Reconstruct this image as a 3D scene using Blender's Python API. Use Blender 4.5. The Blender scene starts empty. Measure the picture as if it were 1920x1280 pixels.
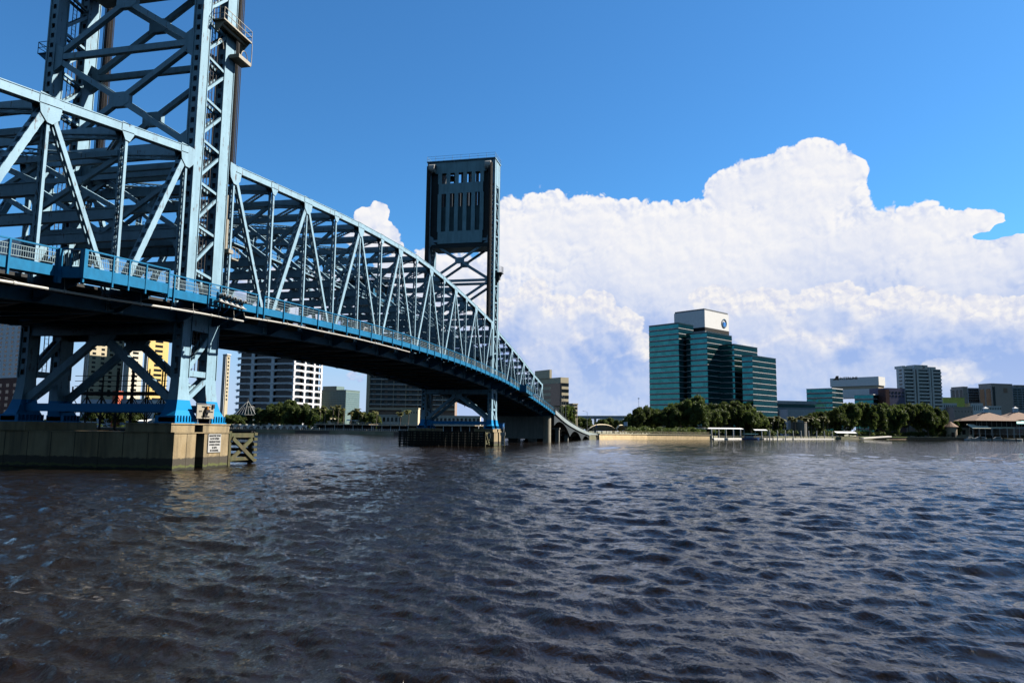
import bpy, math, random
import numpy as np
from mathutils import Vector, Matrix
random.seed(7)
S = bpy.context.scene
COL = S.collection
rad = math.radians

# ------------------------------------------------------------------ camera
FPX, YAW, PITCH, ROLL = 1389.42, -.2221, .1188, .0118
CAM = Vector((45.40, -66.615, 3.94))
cy, sy = math.cos(YAW), math.sin(YAW)
FWD = Vector((sy*math.cos(PITCH), cy*math.cos(PITCH), math.sin(PITCH)))
RGT0 = Vector((cy, -sy, 0)); UP0 = RGT0.cross(FWD)
RGT = RGT0*math.cos(ROLL) + UP0*math.sin(ROLL)
UPV = -RGT0*math.sin(ROLL) + UP0*math.cos(ROLL)
cam = bpy.data.cameras.new('camera'); camo = bpy.data.objects.new('camera', cam); COL.objects.link(camo)
M = Matrix((RGT, UPV, -FWD)).transposed().to_4x4(); M.translation = CAM
camo.matrix_world = M
cam.sensor_width = 36; cam.lens = FPX/1920*36; cam.clip_start = .5; cam.clip_end = 20000
S.camera = camo

# ------------------------------------------------------------------ light, exposure
SUN_AZ, SUN_EL = 30., 42.          # azimuth measured from +X towards +Y
SUNV = Vector((math.cos(rad(SUN_AZ))*math.cos(rad(SUN_EL)), math.sin(rad(SUN_AZ))*math.cos(rad(SUN_EL)), math.sin(rad(SUN_EL))))
sl = bpy.data.lights.new('sun', 'SUN'); sl.energy = 5.0; sl.angle = rad(.53); sl.color = (1, .93, .82)
so = bpy.data.objects.new('sun', sl); COL.objects.link(so)
so.rotation_euler = SUNV.to_track_quat('Z', 'Y').to_euler(); so.location = (100, 0, 200)
S.view_settings.view_transform = 'Standard'; S.view_settings.look = 'None'
S.view_settings.exposure = 1.1; S.view_settings.gamma = 1
S.view_settings.use_curve_mapping = False
S.cycles.diffuse_bounces = 0; S.cycles.max_bounces = 6

def pxdir(x, y):
    return (FWD + RGT*((x-960)/FPX) - UPV*((y-640)/FPX)).normalized()

# ------------------------------------------------------------------ sky (world)
W = bpy.data.worlds.new('World'); S.world = W; W.use_nodes = True
nt = W.node_tree; N = nt.nodes; L = nt.links; N.clear()
def nd(t, **k):
    n = N.new(t)
    for a, b in k.items(): setattr(n, a, b)
    return n
def math_(op, a, b=None, c=None, clamp=False):
    n = nd('ShaderNodeMath', operation=op); n.use_clamp = clamp
    for i, v in enumerate((a, b, c)):
        if v is None: continue
        if isinstance(v, (int, float)): n.inputs[i].default_value = v
        else: L.new(v, n.inputs[i])
    return n.outputs[0]
def vmath(op, a, b=None):
    n = nd('ShaderNodeVectorMath', operation=op)
    for i, v in enumerate((a, b)):
        if v is None: continue
        if isinstance(v, tuple): n.inputs[i].default_value = v
        else: L.new(v, n.inputs[i])
    return n.outputs['Value'] if op in ('LENGTH', 'DOT_PRODUCT') else n.outputs[0]
def maprange(v, a, b, c=0., d=1., typ='SMOOTHSTEP'):
    n = nd('ShaderNodeMapRange'); n.interpolation_type = typ
    L.new(v, n.inputs[0])
    for i, q in enumerate((a, b, c, d)): n.inputs[i+1].default_value = q
    return n.outputs[0]
def noise(vec, scale, detail=8, rough=.55, dist=0.):
    n = nd('ShaderNodeTexNoise'); L.new(vec, n.inputs['Vector'])
    n.inputs['Scale'].default_value = scale; n.inputs['Detail'].default_value = detail
    n.inputs['Roughness'].default_value = rough; n.inputs['Distortion'].default_value = dist
    return n
def mixc(f, a, b, bt='MIX'):
    n = nd('ShaderNodeMix', data_type='RGBA', blend_type=bt)
    for i, v in ((0, f), (6, a), (7, b)):
        if isinstance(v, (int, float)): n.inputs[i].default_value = v
        elif isinstance(v, tuple): n.inputs[i].default_value = (*v, 1)
        else: L.new(v, n.inputs[i])
    return n.outputs[2]
tc = nd('ShaderNodeTexCoord')
D = tc.outputs['Generated']
sky = nd('ShaderNodeTexSky', sky_type='NISHITA'); sky.sun_disc = False
sky.sun_elevation = rad(SUN_EL); sky.sun_rotation = math.atan2(SUNV.x, SUNV.y)
sky.air_density = 1.0; sky.dust_density = .3; sky.ozone_density = 3.0
sep = nd('ShaderNodeSeparateXYZ'); L.new(D, sep.inputs[0])
# azimuth (from +Y towards +X) and elevation, in degrees
az = math_('MULTIPLY', math_('ARCTAN2', sep.outputs[0], sep.outputs[1]), 57.2958)
el = math_('MULTIPLY', math_('ARCSINE', sep.outputs[2]), 57.2958)
cmb = nd('ShaderNodeCombineXYZ'); L.new(az, cmb.inputs[0]); L.new(el, cmb.inputs[1])
AE = cmb.outputs[0]
def aedeg(x, y):
    d = pxdir(x, y); return math.degrees(math.atan2(d.x, d.y)), math.degrees(math.asin(d.z))
def warp(vec, scale, amp, det=4):
    n = noise(vec, scale, det, .55)
    v = vmath('SUBTRACT', n.outputs['Color'], (.5, .5, .5))
    v = vmath('MULTIPLY', v, (amp, amp, 0))
    return vmath('ADD', vec, v)
def field(vec, blobs):
    """1 at a blob's middle falling through 0 at its rim; union of many"""
    acc = None
    for (x, y, rx, ry) in blobs:
        a, e = aedeg(x, y); k = 57.2958/FPX
        v = vmath('SUBTRACT', vec, (a, e, 0)); v = vmath('MULTIPLY', v, (1/(rx*k), 1/(ry*k), 0))
        l = vmath('LENGTH', v)
        if acc is None: acc = l
        else:
            n = nd('ShaderNodeMath', operation='SMOOTH_MIN'); L.new(acc, n.inputs[0]); L.new(l, n.inputs[1]); n.inputs[2].default_value = .12
            acc = n.outputs[0]
    return math_('SUBTRACT', 1., acc)
#CLOUDS
# far bank of cloud: the big anvil and its tower
A_bl = [(1530, 306, 62, 44), (1580, 322, 42, 34), (1470, 330, 62, 50), (1425, 345, 66, 52), (1375, 372, 60, 56), (1500, 380, 110, 70), (1560, 352, 52, 50),
        (1290, 432, 120, 56), (1200, 440, 110, 62), (1110, 430, 90, 68), (1030, 432, 90, 76), (960, 450, 70, 80), (1230, 520, 330, 130), (1500, 500, 260, 110), (1420, 440, 200, 80),
        (1690, 450, 120, 58), (1640, 440, 70, 42), (1770, 424, 96, 28), (1822, 410, 52, 13), (1790, 510, 130, 74), (1912, 478, 46, 40), (1875, 500, 60, 42), (1800, 590, 220, 110),
        (1400, 660, 700, 210), (1000, 660, 200, 180), (1950, 660, 200, 170), (2080, 500, 150, 90), (2300, 600, 200, 160)]
B_bl = [(712, 402, 24, 26), (690, 410, 30, 22), (722, 436, 24, 30), (700, 448, 56, 26), (746, 462, 15, 13), (820, 530, 130, 60), (600, 560, 190, 60), (760, 506, 70, 32)]
C_bl = [(1002, 556, 36, 34), (985, 590, 60, 40), (1050, 585, 45, 36), (1118, 572, 40, 30), (1150, 610, 60, 36), (1060, 640, 90, 52), (1185, 650, 46, 34),
        (1340, 560, 50, 28), (1420, 575, 70, 34), (1480, 640, 90, 50), (1620, 640, 80, 40), (1700, 590, 90, 50), (1830, 600, 110, 40), (1560, 560, 60, 30), (1780, 700, 60, 26), (1900, 640, 60, 36), (900, 600, 80, 50)]
def bill(vec):
    """billowy lumps at three sizes: creased valleys, round tops"""
    tot = None
    for sc, w in ((.42, 1.25), (.95, .75), (2.1, .42)):
        n = noise(vec, sc, 1, .5).outputs['Fac']; q = math_('MULTIPLY', math_('ABSOLUTE', math_('SUBTRACT', n, .5)), w*2.6)
        tot = q if tot is None else math_('ADD', tot, q)
    return tot
Vb = warp(AE, .2, 1.1, 3)
Vf = warp(Vb, .8, .75, 8)
Vw = warp(AE, .5, .7, 2)
puff = bill(Vw)
lump = math_('MULTIPLY', math_('SUBTRACT', puff, .55), .2)
fA = math_('ADD', field(Vf, A_bl + B_bl), lump)
D_bl = [(1856, 440, 26, 8), (1886, 428, 26, 13), (1920, 412, 28, 24)]
fA = math_('SUBTRACT', fA, math_('MULTIPLY', math_('MAXIMUM', field(warp(AE, .8, .5, 5), D_bl), 0.), 1.6))
mA = maprange(fA, -.01, .07)
def cum(vec):
    return field(vec, C_bl)
cV = warp(AE, .7, .9, 7)
fC = math_('ADD', cum(cV), lump); fCu = cum(vmath('ADD', cV, (.5, 1.5, 0)))
mC = math_('MULTIPLY', maprange(fC, -.02, .07), maprange(fCu, .55, -.15))
# the sky left of the view: scattered fair-weather cumulus
nz = noise(vmath('MULTIPLY', AE, (.6, 1., 1.)), .045, 6, .6)
low = maprange(el, 2, 26, 1., 0.)
mS = maprange(math_('ADD', nz.outputs['Fac'], math_('MULTIPLY', low, .16)), .58, .68)
absA = math_('ABSOLUTE', math_('SUBTRACT', az, aedeg(960, 640)[0]))
front = maprange(absA, 90., 50.)
mS = math_('MULTIPLY', mS, math_('MULTIPLY', math_('MULTIPLY', maprange(absA, 42, 60), maprange(absA, 105., 92.)), maprange(math_('SUBTRACT', az, aedeg(960, 640)[0]), 20., 10.)))
# relief: lumps sampled towards the sun give lit and shaded sides
p1_ = bill(vmath('ADD', Vw, (.26, .34, 0)))
rel = math_('SUBTRACT', puff, p1_)
relc = maprange(rel, -.42, .42, 0., 1., 'LINEAR')
fine = noise(Vw, 1.3, 5, .6).outputs['Fac']; fine1 = noise(vmath('ADD', Vw, (.2, .25, 0)), 1.3, 5, .6).outputs['Fac']
relf = maprange(math_('SUBTRACT', fine, fine1), -.09, .09, 0., 1., 'LINEAR')
big = noise(vmath('ADD', Vb, (7.3, 2.1, 0)), .11, 5, .55).outputs['Fac']
hgt = maprange(el, 3.5, 15., 0., 1.)
hollow = maprange(big, .44, .60)                          # broad lavender hollows, fading upward
base = math_('ADD', .28, math_('MULTIPLY', hgt, .60))
amp = math_('MULTIPLY', maprange(fA, .0, .62, 1., .22), .62)
sh = math_('ADD', base, math_('MULTIPLY', math_('SUBTRACT', relc, .5), amp))
sh = math_('ADD', sh, math_('MULTIPLY', math_('SUBTRACT', relf, .5), maprange(fA, 0., .5, .16, .05)))
sh = math_('SUBTRACT', sh, math_('MULTIPLY', hollow, maprange(hgt, 0., 1., .50, .12)), clamp=True)
colA = mixc(sh, (.34, .48, .83), (.95, .94, .95))
shC = math_('ADD', math_('MULTIPLY', relc, .55), math_('MULTIPLY', relf, .5), clamp=True)
colC = mixc(shC, (.66, .70, .86), (.97, .94, .91))
haze = math_('MULTIPLY', maprange(el, 13., 0., 0., .85), math_('SUBTRACT', 1., math_('MAXIMUM', maprange(absA, 100., 150.), maprange(math_('SUBTRACT', az, aedeg(960, 640)[0]), 42., 70.))))
tint = mixc(1., sky.outputs[0], (.55, 1.2, 1.65), 'MULTIPLY')
skyc = mixc(1., tint, (.10, .10, .10), 'MULTIPLY')
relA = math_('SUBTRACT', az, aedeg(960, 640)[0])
dk = math_('MULTIPLY', maprange(relA, 42., 72.), maprange(relA, 150., 120.)); bk = math_('MAXIMUM', maprange(relA, 120., 150.), maprange(relA, -94., -118.))  # sky right of and behind the view darkened to set fill light and reflections
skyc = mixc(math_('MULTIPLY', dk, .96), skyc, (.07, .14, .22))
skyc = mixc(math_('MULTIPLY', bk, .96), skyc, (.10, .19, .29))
skyc = mixc(maprange(el, 42., 80., 0., .85), skyc, (.015, .04, .075))
skyc = mixc(haze, skyc, (.50, .64, .90))
c = mixc(mS, skyc, (.80, .84, .93))
c = mixc(mA, c, colA)
c = mixc(math_('MULTIPLY', mC, .92), c, colC)
lowh = math_('MULTIPLY', maprange(el, 6.5, .5, 0., .55), front)
c = mixc(lowh, c, (.55, .67, .90))
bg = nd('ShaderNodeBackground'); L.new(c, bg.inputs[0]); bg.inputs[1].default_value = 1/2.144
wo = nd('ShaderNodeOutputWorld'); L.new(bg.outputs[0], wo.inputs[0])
W.cycles.sampling_method = 'MANUAL'; W.cycles.sample_map_resolution = 512
# ------------------------------------------------------------------ helpers
def px_at(x, y, X=None, Y=None, Z=None):
    d = pxdir(x, y)
    t = (X-CAM.x)/d.x if X is not None else (Y-CAM.y)/d.y if Y is not None else (Z-CAM.z)/d.z
    return CAM + d*t
FH = Vector((sy, cy, 0)); RH = Vector((cy, -sy, 0))
def gp(x, dep, y=808):
    """ground position of photo column x at horizontal distance dep (metres) along the view"""
    d = pxdir(x, y); d2 = Vector((d.x, d.y, 0)); k = dep/d2.dot(FH)
    return Vector((CAM.x + d2.x*k, CAM.y + d2.y*k, 0))
def zp(x, y, dep):
    d = pxdir(x, y); k = dep/Vector((d.x, d.y, 0)).dot(FH)
    return CAM.z + d.z*k

class MB:
    def __init__(s): s.v = []; s.f = []; s.k = []
    def add(s, vs, fs):
        o = len(s.v); s.k.append((o, len(s.f))); s.v += [tuple(v) for v in vs]; s.f += [tuple(i+o for i in f) for f in fs]
    def box(s, x0, x1, y0, y1, z0, z1):
        s.add([(x0,y0,z0),(x1,y0,z0),(x1,y1,z0),(x0,y1,z0),(x0,y0,z1),(x1,y0,z1),(x1,y1,z1),(x0,y1,z1)],
              [(0,3,2,1),(4,5,6,7),(0,1,5,4),(1,2,6,5),(2,3,7,6),(3,0,4,7)])
    def bar(s, p, q, w, h, up=(0,0,1)):
        """box from p to q; w across (perpendicular to up), h along up"""
        p = Vector(p); q = Vector(q); d = (q-p)
        if d.length < 1e-6: return
        d.normalize(); u = Vector(up)
        if abs(d.dot(u)) > .999: u = Vector((0,1,0)) if abs(d.y) < .9 else Vector((1,0,0))
        a = d.cross(u).normalized(); u = a.cross(d).normalized()
        a = a*w/2; u = u*h/2
        s.add([p-a-u, p+a-u, p+a+u, p-a+u, q-a-u, q+a-u, q+a+u, q-a+u],
              [(0,1,2,3),(7,6,5,4),(0,4,5,1),(1,5,6,2),(2,6,7,3),(3,7,4,0)])
    def tube(s, p, q, r, n=8, r2=None):
        p = Vector(p); q = Vector(q); d = (q-p).normalized(); r2 = r if r2 is None else r2
        a = d.cross(Vector((0,0,1)));
        if a.length < .01: a = Vector((1,0,0))
        a.normalize(); b = d.cross(a)
        vs = [p+(a*math.cos(t)+b*math.sin(t))*r for t in [2*math.pi*i/n for i in range(n)]] + \
             [q+(a*math.cos(t)+b*math.sin(t))*r2 for t in [2*math.pi*i/n for i in range(n)]]
        s.add(vs, [(i, (i+1)%n, n+(i+1)%n, n+i) for i in range(n)] + [tuple(range(n-1,-1,-1)), tuple(range(n,2*n))])
    def poly(s, pts, d):
        """extrude polygon pts by vector d"""
        n = len(pts); pts = [Vector(p) for p in pts]; d = Vector(d)
        s.add(pts+[p+d for p in pts], [tuple(range(n-1,-1,-1)), tuple(range(n,2*n))]+[(i,(i+1)%n,n+(i+1)%n,n+i) for i in range(n)])
    def prism(s, pts, z0, z1):
        s.poly([(p[0],p[1],z0) for p in pts], (0,0,z1-z0))
    def strip(s, rows):
        """rows: list of equal-length closed sections"""
        n = len(rows[0]); o = []
        for r in rows: o += list(r)
        fs = []
        for i in range(len(rows)-1):
            for j in range(n):
                fs.append((i*n+j, i*n+(j+1)%n, (i+1)*n+(j+1)%n, (i+1)*n+j))
        fs += [tuple(range(n-1,-1,-1)), tuple((len(rows)-1)*n+k for k in range(n))]
        s.add(o, fs)
    def build(s, name, mat, parent=None, smooth=False):
        me = bpy.data.meshes.new(name); me.from_pydata(s.v, [], s.f); me.update()
        import bmesh
        b = bmesh.new(); b.from_mesh(me); bmesh.ops.recalc_face_normals(b, faces=b.faces); b.to_mesh(me); b.free()
        if smooth:
            for p in me.polygons: p.use_smooth = True
        me.materials.append(mat)
        o = bpy.data.objects.new(name, me); COL.objects.link(o)
        if parent is not None: o.parent = parent
        return o
def _each(s, name, mat, parent=None, per=1):
    """one object for every piece added (or every 'per' pieces)"""
    ks = s.k+[(len(s.v), len(s.f))]; out = []
    if (len(ks)-1)/per > 100:
        o = s.build(name, mat, parent); o['kind'] = 'stuff'; return [o]
    for i in range(0, len(ks)-1, per):
        j = min(i+per, len(ks)-1); m = MB(); v0, f0 = ks[i]; v1, f1 = ks[j]
        m.v = s.v[v0:v1]; m.f = [tuple(a-v0 for a in f) for f in s.f[f0:f1]]; out.append(m.build(name, mat, parent))
    return out
MB.each = _each
def thing(name, label, cat, loc=(0,0,0), group=None):
    o = bpy.data.objects.new(name, None); COL.objects.link(o); o.location = loc; o.empty_display_size = .5
    o['label'] = label; o['category'] = cat
    if group: o['group'] = group
    return o
def tag(o, label, cat, group=None):
    o['label'] = label; o['category'] = cat
    if group: o['group'] = group
    return o
def struct(o): o['kind'] = 'structure'; return o
def reloc(t):
    """parts were built in world coordinates: keep them there below an Empty that is not at the origin"""
    bpy.context.view_layer.update()
    for c in t.children: c.matrix_parent_inverse = Matrix.Translation(-Vector(t.location))

# ------------------------------------------------------------------ materials
MATK = .5
def mat(name, col, rough=.6, metal=0., var=.12, vscale=.6, bump=0., bscale=20., spec=.5, streak=0., col2=None, rust=0.):
    m = bpy.data.materials.new(name); m.use_nodes = True
    t = m.node_tree; n = t.nodes; l = t.links; b = n['Principled BSDF']
    col = tuple(min(c*MATK, .8) for c in col); col2 = tuple(min(c*MATK, .8) for c in col2) if col2 else None
    b.inputs['Roughness'].default_value = rough; b.inputs['Metallic'].default_value = metal
    b.inputs['Specular IOR Level'].default_value = spec
    g = n.new('ShaderNodeNewGeometry')
    ns = n.new('ShaderNodeTexNoise'); l.new(g.outputs['Position'], ns.inputs['Vector'])
    ns.inputs['Scale'].default_value = vscale; ns.inputs['Detail'].default_value = 6; ns.inputs['Roughness'].default_value = .65
    mr = n.new('ShaderNodeMapRange'); l.new(ns.outputs[0], mr.inputs[0])
    mr.inputs[1].default_value = .35; mr.inputs[2].default_value = .68
    mx = n.new('ShaderNodeMix'); mx.data_type = 'RGBA'; l.new(mr.outputs[0], mx.inputs[0])
    c2 = col2 or tuple(c*(1-var*2) for c in col)
    mx.inputs[6].default_value = (*col, 1); mx.inputs[7].default_value = (*c2, 1)
    out = mx.outputs[2]
    if streak:
        mp = n.new('ShaderNodeMapping'); l.new(g.outputs['Position'], mp.inputs[0]); mp.inputs['Scale'].default_value = (1.2, 1.2, .12)
        n2 = n.new('ShaderNodeTexNoise'); l.new(mp.outputs[0], n2.inputs['Vector']); n2.inputs['Scale'].default_value = 1.4; n2.inputs['Detail'].default_value = 5
        m2 = n.new('ShaderNodeMapRange'); l.new(n2.outputs[0], m2.inputs[0]); m2.inputs[1].default_value = .45; m2.inputs[2].default_value = .72
        m2.inputs[4].default_value = streak
        m3 = n.new('ShaderNodeMix'); m3.data_type = 'RGBA'; l.new(m2.outputs[0], m3.inputs[0]); l.new(out, m3.inputs[6])
        m3.inputs[7].default_value = (*[c*.35 for c in col], 1); out = m3.outputs[2]
    if rust:
        nr = n.new('ShaderNodeTexNoise'); l.new(g.outputs['Position'], nr.inputs['Vector']); nr.inputs['Scale'].default_value = 1.1; nr.inputs['Detail'].default_value = 9; nr.inputs['Roughness'].default_value = .7
        mp = n.new('ShaderNodeMapping'); l.new(g.outputs['Position'], mp.inputs[0]); mp.inputs['Scale'].default_value = (5, 5, .35)
        nq = n.new('ShaderNodeTexNoise'); l.new(mp.outputs[0], nq.inputs['Vector']); nq.inputs['Scale'].default_value = 1.; nq.inputs['Detail'].default_value = 4
        ad = n.new('ShaderNodeMath'); ad.operation = 'MULTIPLY'; l.new(nr.outputs[0], ad.inputs[0]); l.new(nq.outputs[0], ad.inputs[1])
        rr = n.new('ShaderNodeMapRange'); l.new(ad.outputs[0], rr.inputs[0]); rr.inputs[1].default_value = .325; rr.inputs[2].default_value = .39; rr.inputs[4].default_value = rust
        m4 = n.new('ShaderNodeMix'); m4.data_type = 'RGBA'; l.new(rr.outputs[0], m4.inputs[0]); l.new(out, m4.inputs[6]); m4.inputs[7].default_value = (.085, .04, .02, 1); out = m4.outputs[2]
    l.new(out, b.inputs['Base Color'])
    if bump:
        nb = n.new('ShaderNodeTexNoise'); l.new(g.outputs['Position'], nb.inputs['Vector']); nb.inputs['Scale'].default_value = bscale; nb.inputs['Detail'].default_value = 4
        bp = n.new('ShaderNodeBump'); l.new(nb.outputs[0], bp.inputs['Height']); bp.inputs['Strength'].default_value = bump; bp.inputs['Distance'].default_value = .05
        l.new(bp.outputs[0], b.inputs['Normal'])
    m['out'] = 0
    return m
def repaint(m, z, col, edge=.0, zlow=None):
    """paint boundary of a second coat: below z (or between zlow and z) the steel carries another colour"""
    t = m.node_tree; n = t.nodes; l = t.links; b = n['Principled BSDF']
    src = b.inputs['Base Color'].links[0].from_socket
    g = n.new('ShaderNodeNewGeometry'); sp = n.new('ShaderNodeSeparateXYZ'); l.new(g.outputs['Position'], sp.inputs[0])
    zz = sp.outputs[2]
    if edge:
        ns = n.new('ShaderNodeTexNoise'); l.new(g.outputs['Position'], ns.inputs['Vector']); ns.inputs['Scale'].default_value = 2.2
        a = n.new('ShaderNodeMath'); a.operation = 'MULTIPLY_ADD'; l.new(ns.outputs[0], a.inputs[0]); a.inputs[1].default_value = edge; l.new(zz, a.inputs[2]); zz = a.outputs[0]
    lt = n.new('ShaderNodeMath'); lt.operation = 'LESS_THAN'; l.new(zz, lt.inputs[0]); lt.inputs[1].default_value = z
    f = lt.outputs[0]
    if zlow is not None:
        gt = n.new('ShaderNodeMath'); gt.operation = 'GREATER_THAN'; l.new(zz, gt.inputs[0]); gt.inputs[1].default_value = zlow
        mu = n.new('ShaderNodeMath'); mu.operation = 'MULTIPLY'; l.new(f, mu.inputs[0]); l.new(gt.outputs[0], mu.inputs[1]); f = mu.outputs[0]
    mx = n.new('ShaderNodeMix'); mx.data_type = 'RGBA'; l.new(f, mx.inputs[0]); l.new(src, mx.inputs[6]); mx.inputs[7].default_value = (*[c*.5 for c in col], 1)
    l.new(mx.outputs[2], b.inputs['Base Color'])
STEEL = (.50, .80, 1.02)
M_steel = mat('pale blue painted steel', STEEL, .55, spec=.25, var=.07, vscale=.8, bump=.15, bscale=6, streak=.28, rust=.75)
M_tower = mat('pale blue tower steel', (.49, .79, 1.0), .6, spec=.2, var=.07, vscale=.7, bump=.15, bscale=6, streak=.28, rust=.75)
repaint(M_tower, 6.35, (.0, .42, .98)); repaint(M_tower, 18.2, (.03, .36, .85), .9, 15.6)
M_rail = mat('bright blue railing paint', (.008, .30, .64), .5, spec=.25, var=.12, vscale=1.5, streak=.2)
M_picket = mat('galvanised picket', (.42, .60, .68), .45, var=.1)
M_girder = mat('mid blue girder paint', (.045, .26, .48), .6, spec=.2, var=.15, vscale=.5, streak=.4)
M_dark = mat('shade darkened steel', (.03, .055, .075), .8, var=.2)  # darkened copy of the steel, shade of undersides put into the colour
M_deck = mat('bridge deck asphalt', (.06, .06, .06), .9)
M_walk = mat('sidewalk concrete', (.32, .31, .28), .85)
M_pipe = mat('white conduit', (.82, .80, .74), .45, var=.06)
M_rope = mat('rusty wire ropes', (.05, .042, .045), .7, var=.2, vscale=3)
M_head = mat('sky lit head frame steel', (.5, .85, 1.0), .6, spec=.2, var=.1, vscale=.5, streak=.3)  # steel lightened here, sky light on the head put into the colour
M_cw = mat('counterweight concrete', (.20, .36, .44), .8, var=.15, vscale=.4, streak=.5)
M_black = mat('black void', (.008, .009, .012), .9)
M_white = mat('white paint', (.80, .80, .78), .5, var=.04)
M_offwhite = mat('weathered cream paint', (.66, .60, .48), .55, var=.1, vscale=2)
M_grey = mat('grey metal', (.35, .37, .39), .5, metal=.3)
M_text = mat('black lettering', (.012, .012, .014), .6)
M_orange = mat('amber lens', (.75, .28, .03), .3)
M_red = mat('red paint', (.55, .02, .04), .4)
# concrete of the piers: pale, iron-stained, with a dark wet tide band and green weed
def concrete():
    m = mat('pier concrete', (.66, .52, .31), .85, var=.16, vscale=.45, bump=.5, bscale=5, streak=.8, col2=(.50, .37, .19))
    t = m.node_tree; n = t.nodes; l = t.links; b = n['Principled BSDF']
    src = b.inputs['Base Color'].links[0].from_socket
    g = n.new('ShaderNodeNewGeometry'); sp = n.new('ShaderNodeSeparateXYZ'); l.new(g.outputs['Position'], sp.inputs[0])
    ns = n.new('ShaderNodeTexNoise'); l.new(g.outputs['Position'], ns.inputs['Vector']); ns.inputs['Scale'].default_value = 1.6; ns.inputs['Detail'].default_value = 6
    def band(z0, z1, amp):
        a = n.new('ShaderNodeMath'); a.operation = 'MULTIPLY_ADD'; l.new(ns.outputs[0], a.inputs[0]); a.inputs[1].default_value = amp; l.new(sp.outputs[2], a.inputs[2])
        r = n.new('ShaderNodeMapRange'); l.new(a.outputs[0], r.inputs[0]); r.inputs[1].default_value = z0; r.inputs[2].default_value = z1; r.inputs[3].default_value = 1; r.inputs[4].default_value = 0
        return r.outputs[0]
    for f, c in ((band(1.25, 1.38, .5), (.10, .085, .06)), (band(.72, .80, .7), (.16, .18, .05)), (band(.40, .5, .5), (.035, .035, .02))):
        mx = n.new('ShaderNodeMix'); mx.data_type = 'RGBA'; l.new(f, mx.inputs[0]); l.new(src, mx.inputs[6]); mx.inputs[7].default_value = (*[q*.5 for q in c], 1); src = mx.outputs[2]
    l.new(src, b.inputs['Base Color'])
    return m
M_conc = concrete()
M_timber = mat('wet fender timber', (.17, .13, .055), .8, var=.3, vscale=2, bump=.5, bscale=9, streak=.7, col2=(.10, .13, .04))
M_timberdk = mat('near black timber', (.02, .018, .012), .85, var=.2)

def interp(xs, ys):
    return lambda x: float(np.interp(x, xs, ys))
def smooth_curve(pts):
    xs = [p[0] for p in pts]; ys = [p[1] for p in pts]
    m = [(ys[min(i+1,len(xs)-1)]-ys[max(i-1,0)])/(xs[min(i+1,len(xs)-1)]-xs[max(i-1,0)]) for i in range(len(xs))]
    def f(x):
        if x <= xs[0]: return ys[0]+(x-xs[0])*m[0]
        if x >= xs[-1]: return ys[-1]+(x-xs[-1])*m[-1]
        for i in range(len(xs)-1):
            if x <= xs[i+1]:
                h = xs[i+1]-xs[i]; t = (x-xs[i])/h
                return (2*t**3-3*t*t+1)*ys[i]+(t**3-2*t*t+t)*h*m[i]+(-2*t**3+3*t*t)*ys[i+1]+(t**3-t*t)*h*m[i+1]
    return f
def text_mesh(mb, s, size, origin, xdir, ydir, thick=.01, align='CENTER', bold=0.):
    cu = bpy.data.curves.new('lettering', 'FONT'); cu.body = s; cu.size = size; cu.align_x = align; cu.extrude = thick/2; cu.offset = bold; cu.resolution_u = 2
    o = bpy.data.objects.new('lettering', cu); me = bpy.data.meshes.new_from_object(o)
    x = Vector(xdir).normalized(); y = Vector(ydir).normalized(); z = x.cross(y); o0 = Vector(origin)
    mb.add([o0 + x*v.co.x + y*v.co.y + z*v.co.z for v in me.vertices], [tuple(p.vertices) for p in me.polygons])
    bpy.data.objects.remove(o); bpy.data.curves.remove(cu); bpy.data.meshes.remove(me)
# ------------------------------------------------------------------ THE BRIDGE
XN, XF = 0.0, -17.5                      # near and far truss planes
RT = smooth_curve([(-70,12.3),(-50,14.1),(-29,15.65),(-14,16.5),(1,17.25),(17,17.9),(36,18.4),(55,18.55),(74,18.45),(95,17.9),(114,17.1),(145,14.8),(178,11.85),(208,8.4),(238,6.0),(265,4.4),(292,3.2),(330,2.9)])
def BC(y): return RT(y) - np.interp(y, [-60, 120, 180], [3.35, 3.3, 2.5])       # bottom of the bottom chord
TOPC = smooth_curve([(0,31.2),(16,32.6),(32,33.8),(48,34.45),(55.6,34.6),(64,34.4),(80,33.5),(96,32.2),(110.3,30.8)])
TOPN = interp([-62,-54.2,-46.4,-38.6,-30.8,-23.0,-15.2,-7.4], [19.5,22.0,24.0,25.7,27.0,28.1,29.25,30.35])
TOPF = interp([116.9,125.1,133.4,141.3,149.5,157.1,165.2,172.4,180.2], [29.2,28.0,26.8,25.7,24.4,23.1,21.8,20.8,19.6])

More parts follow.
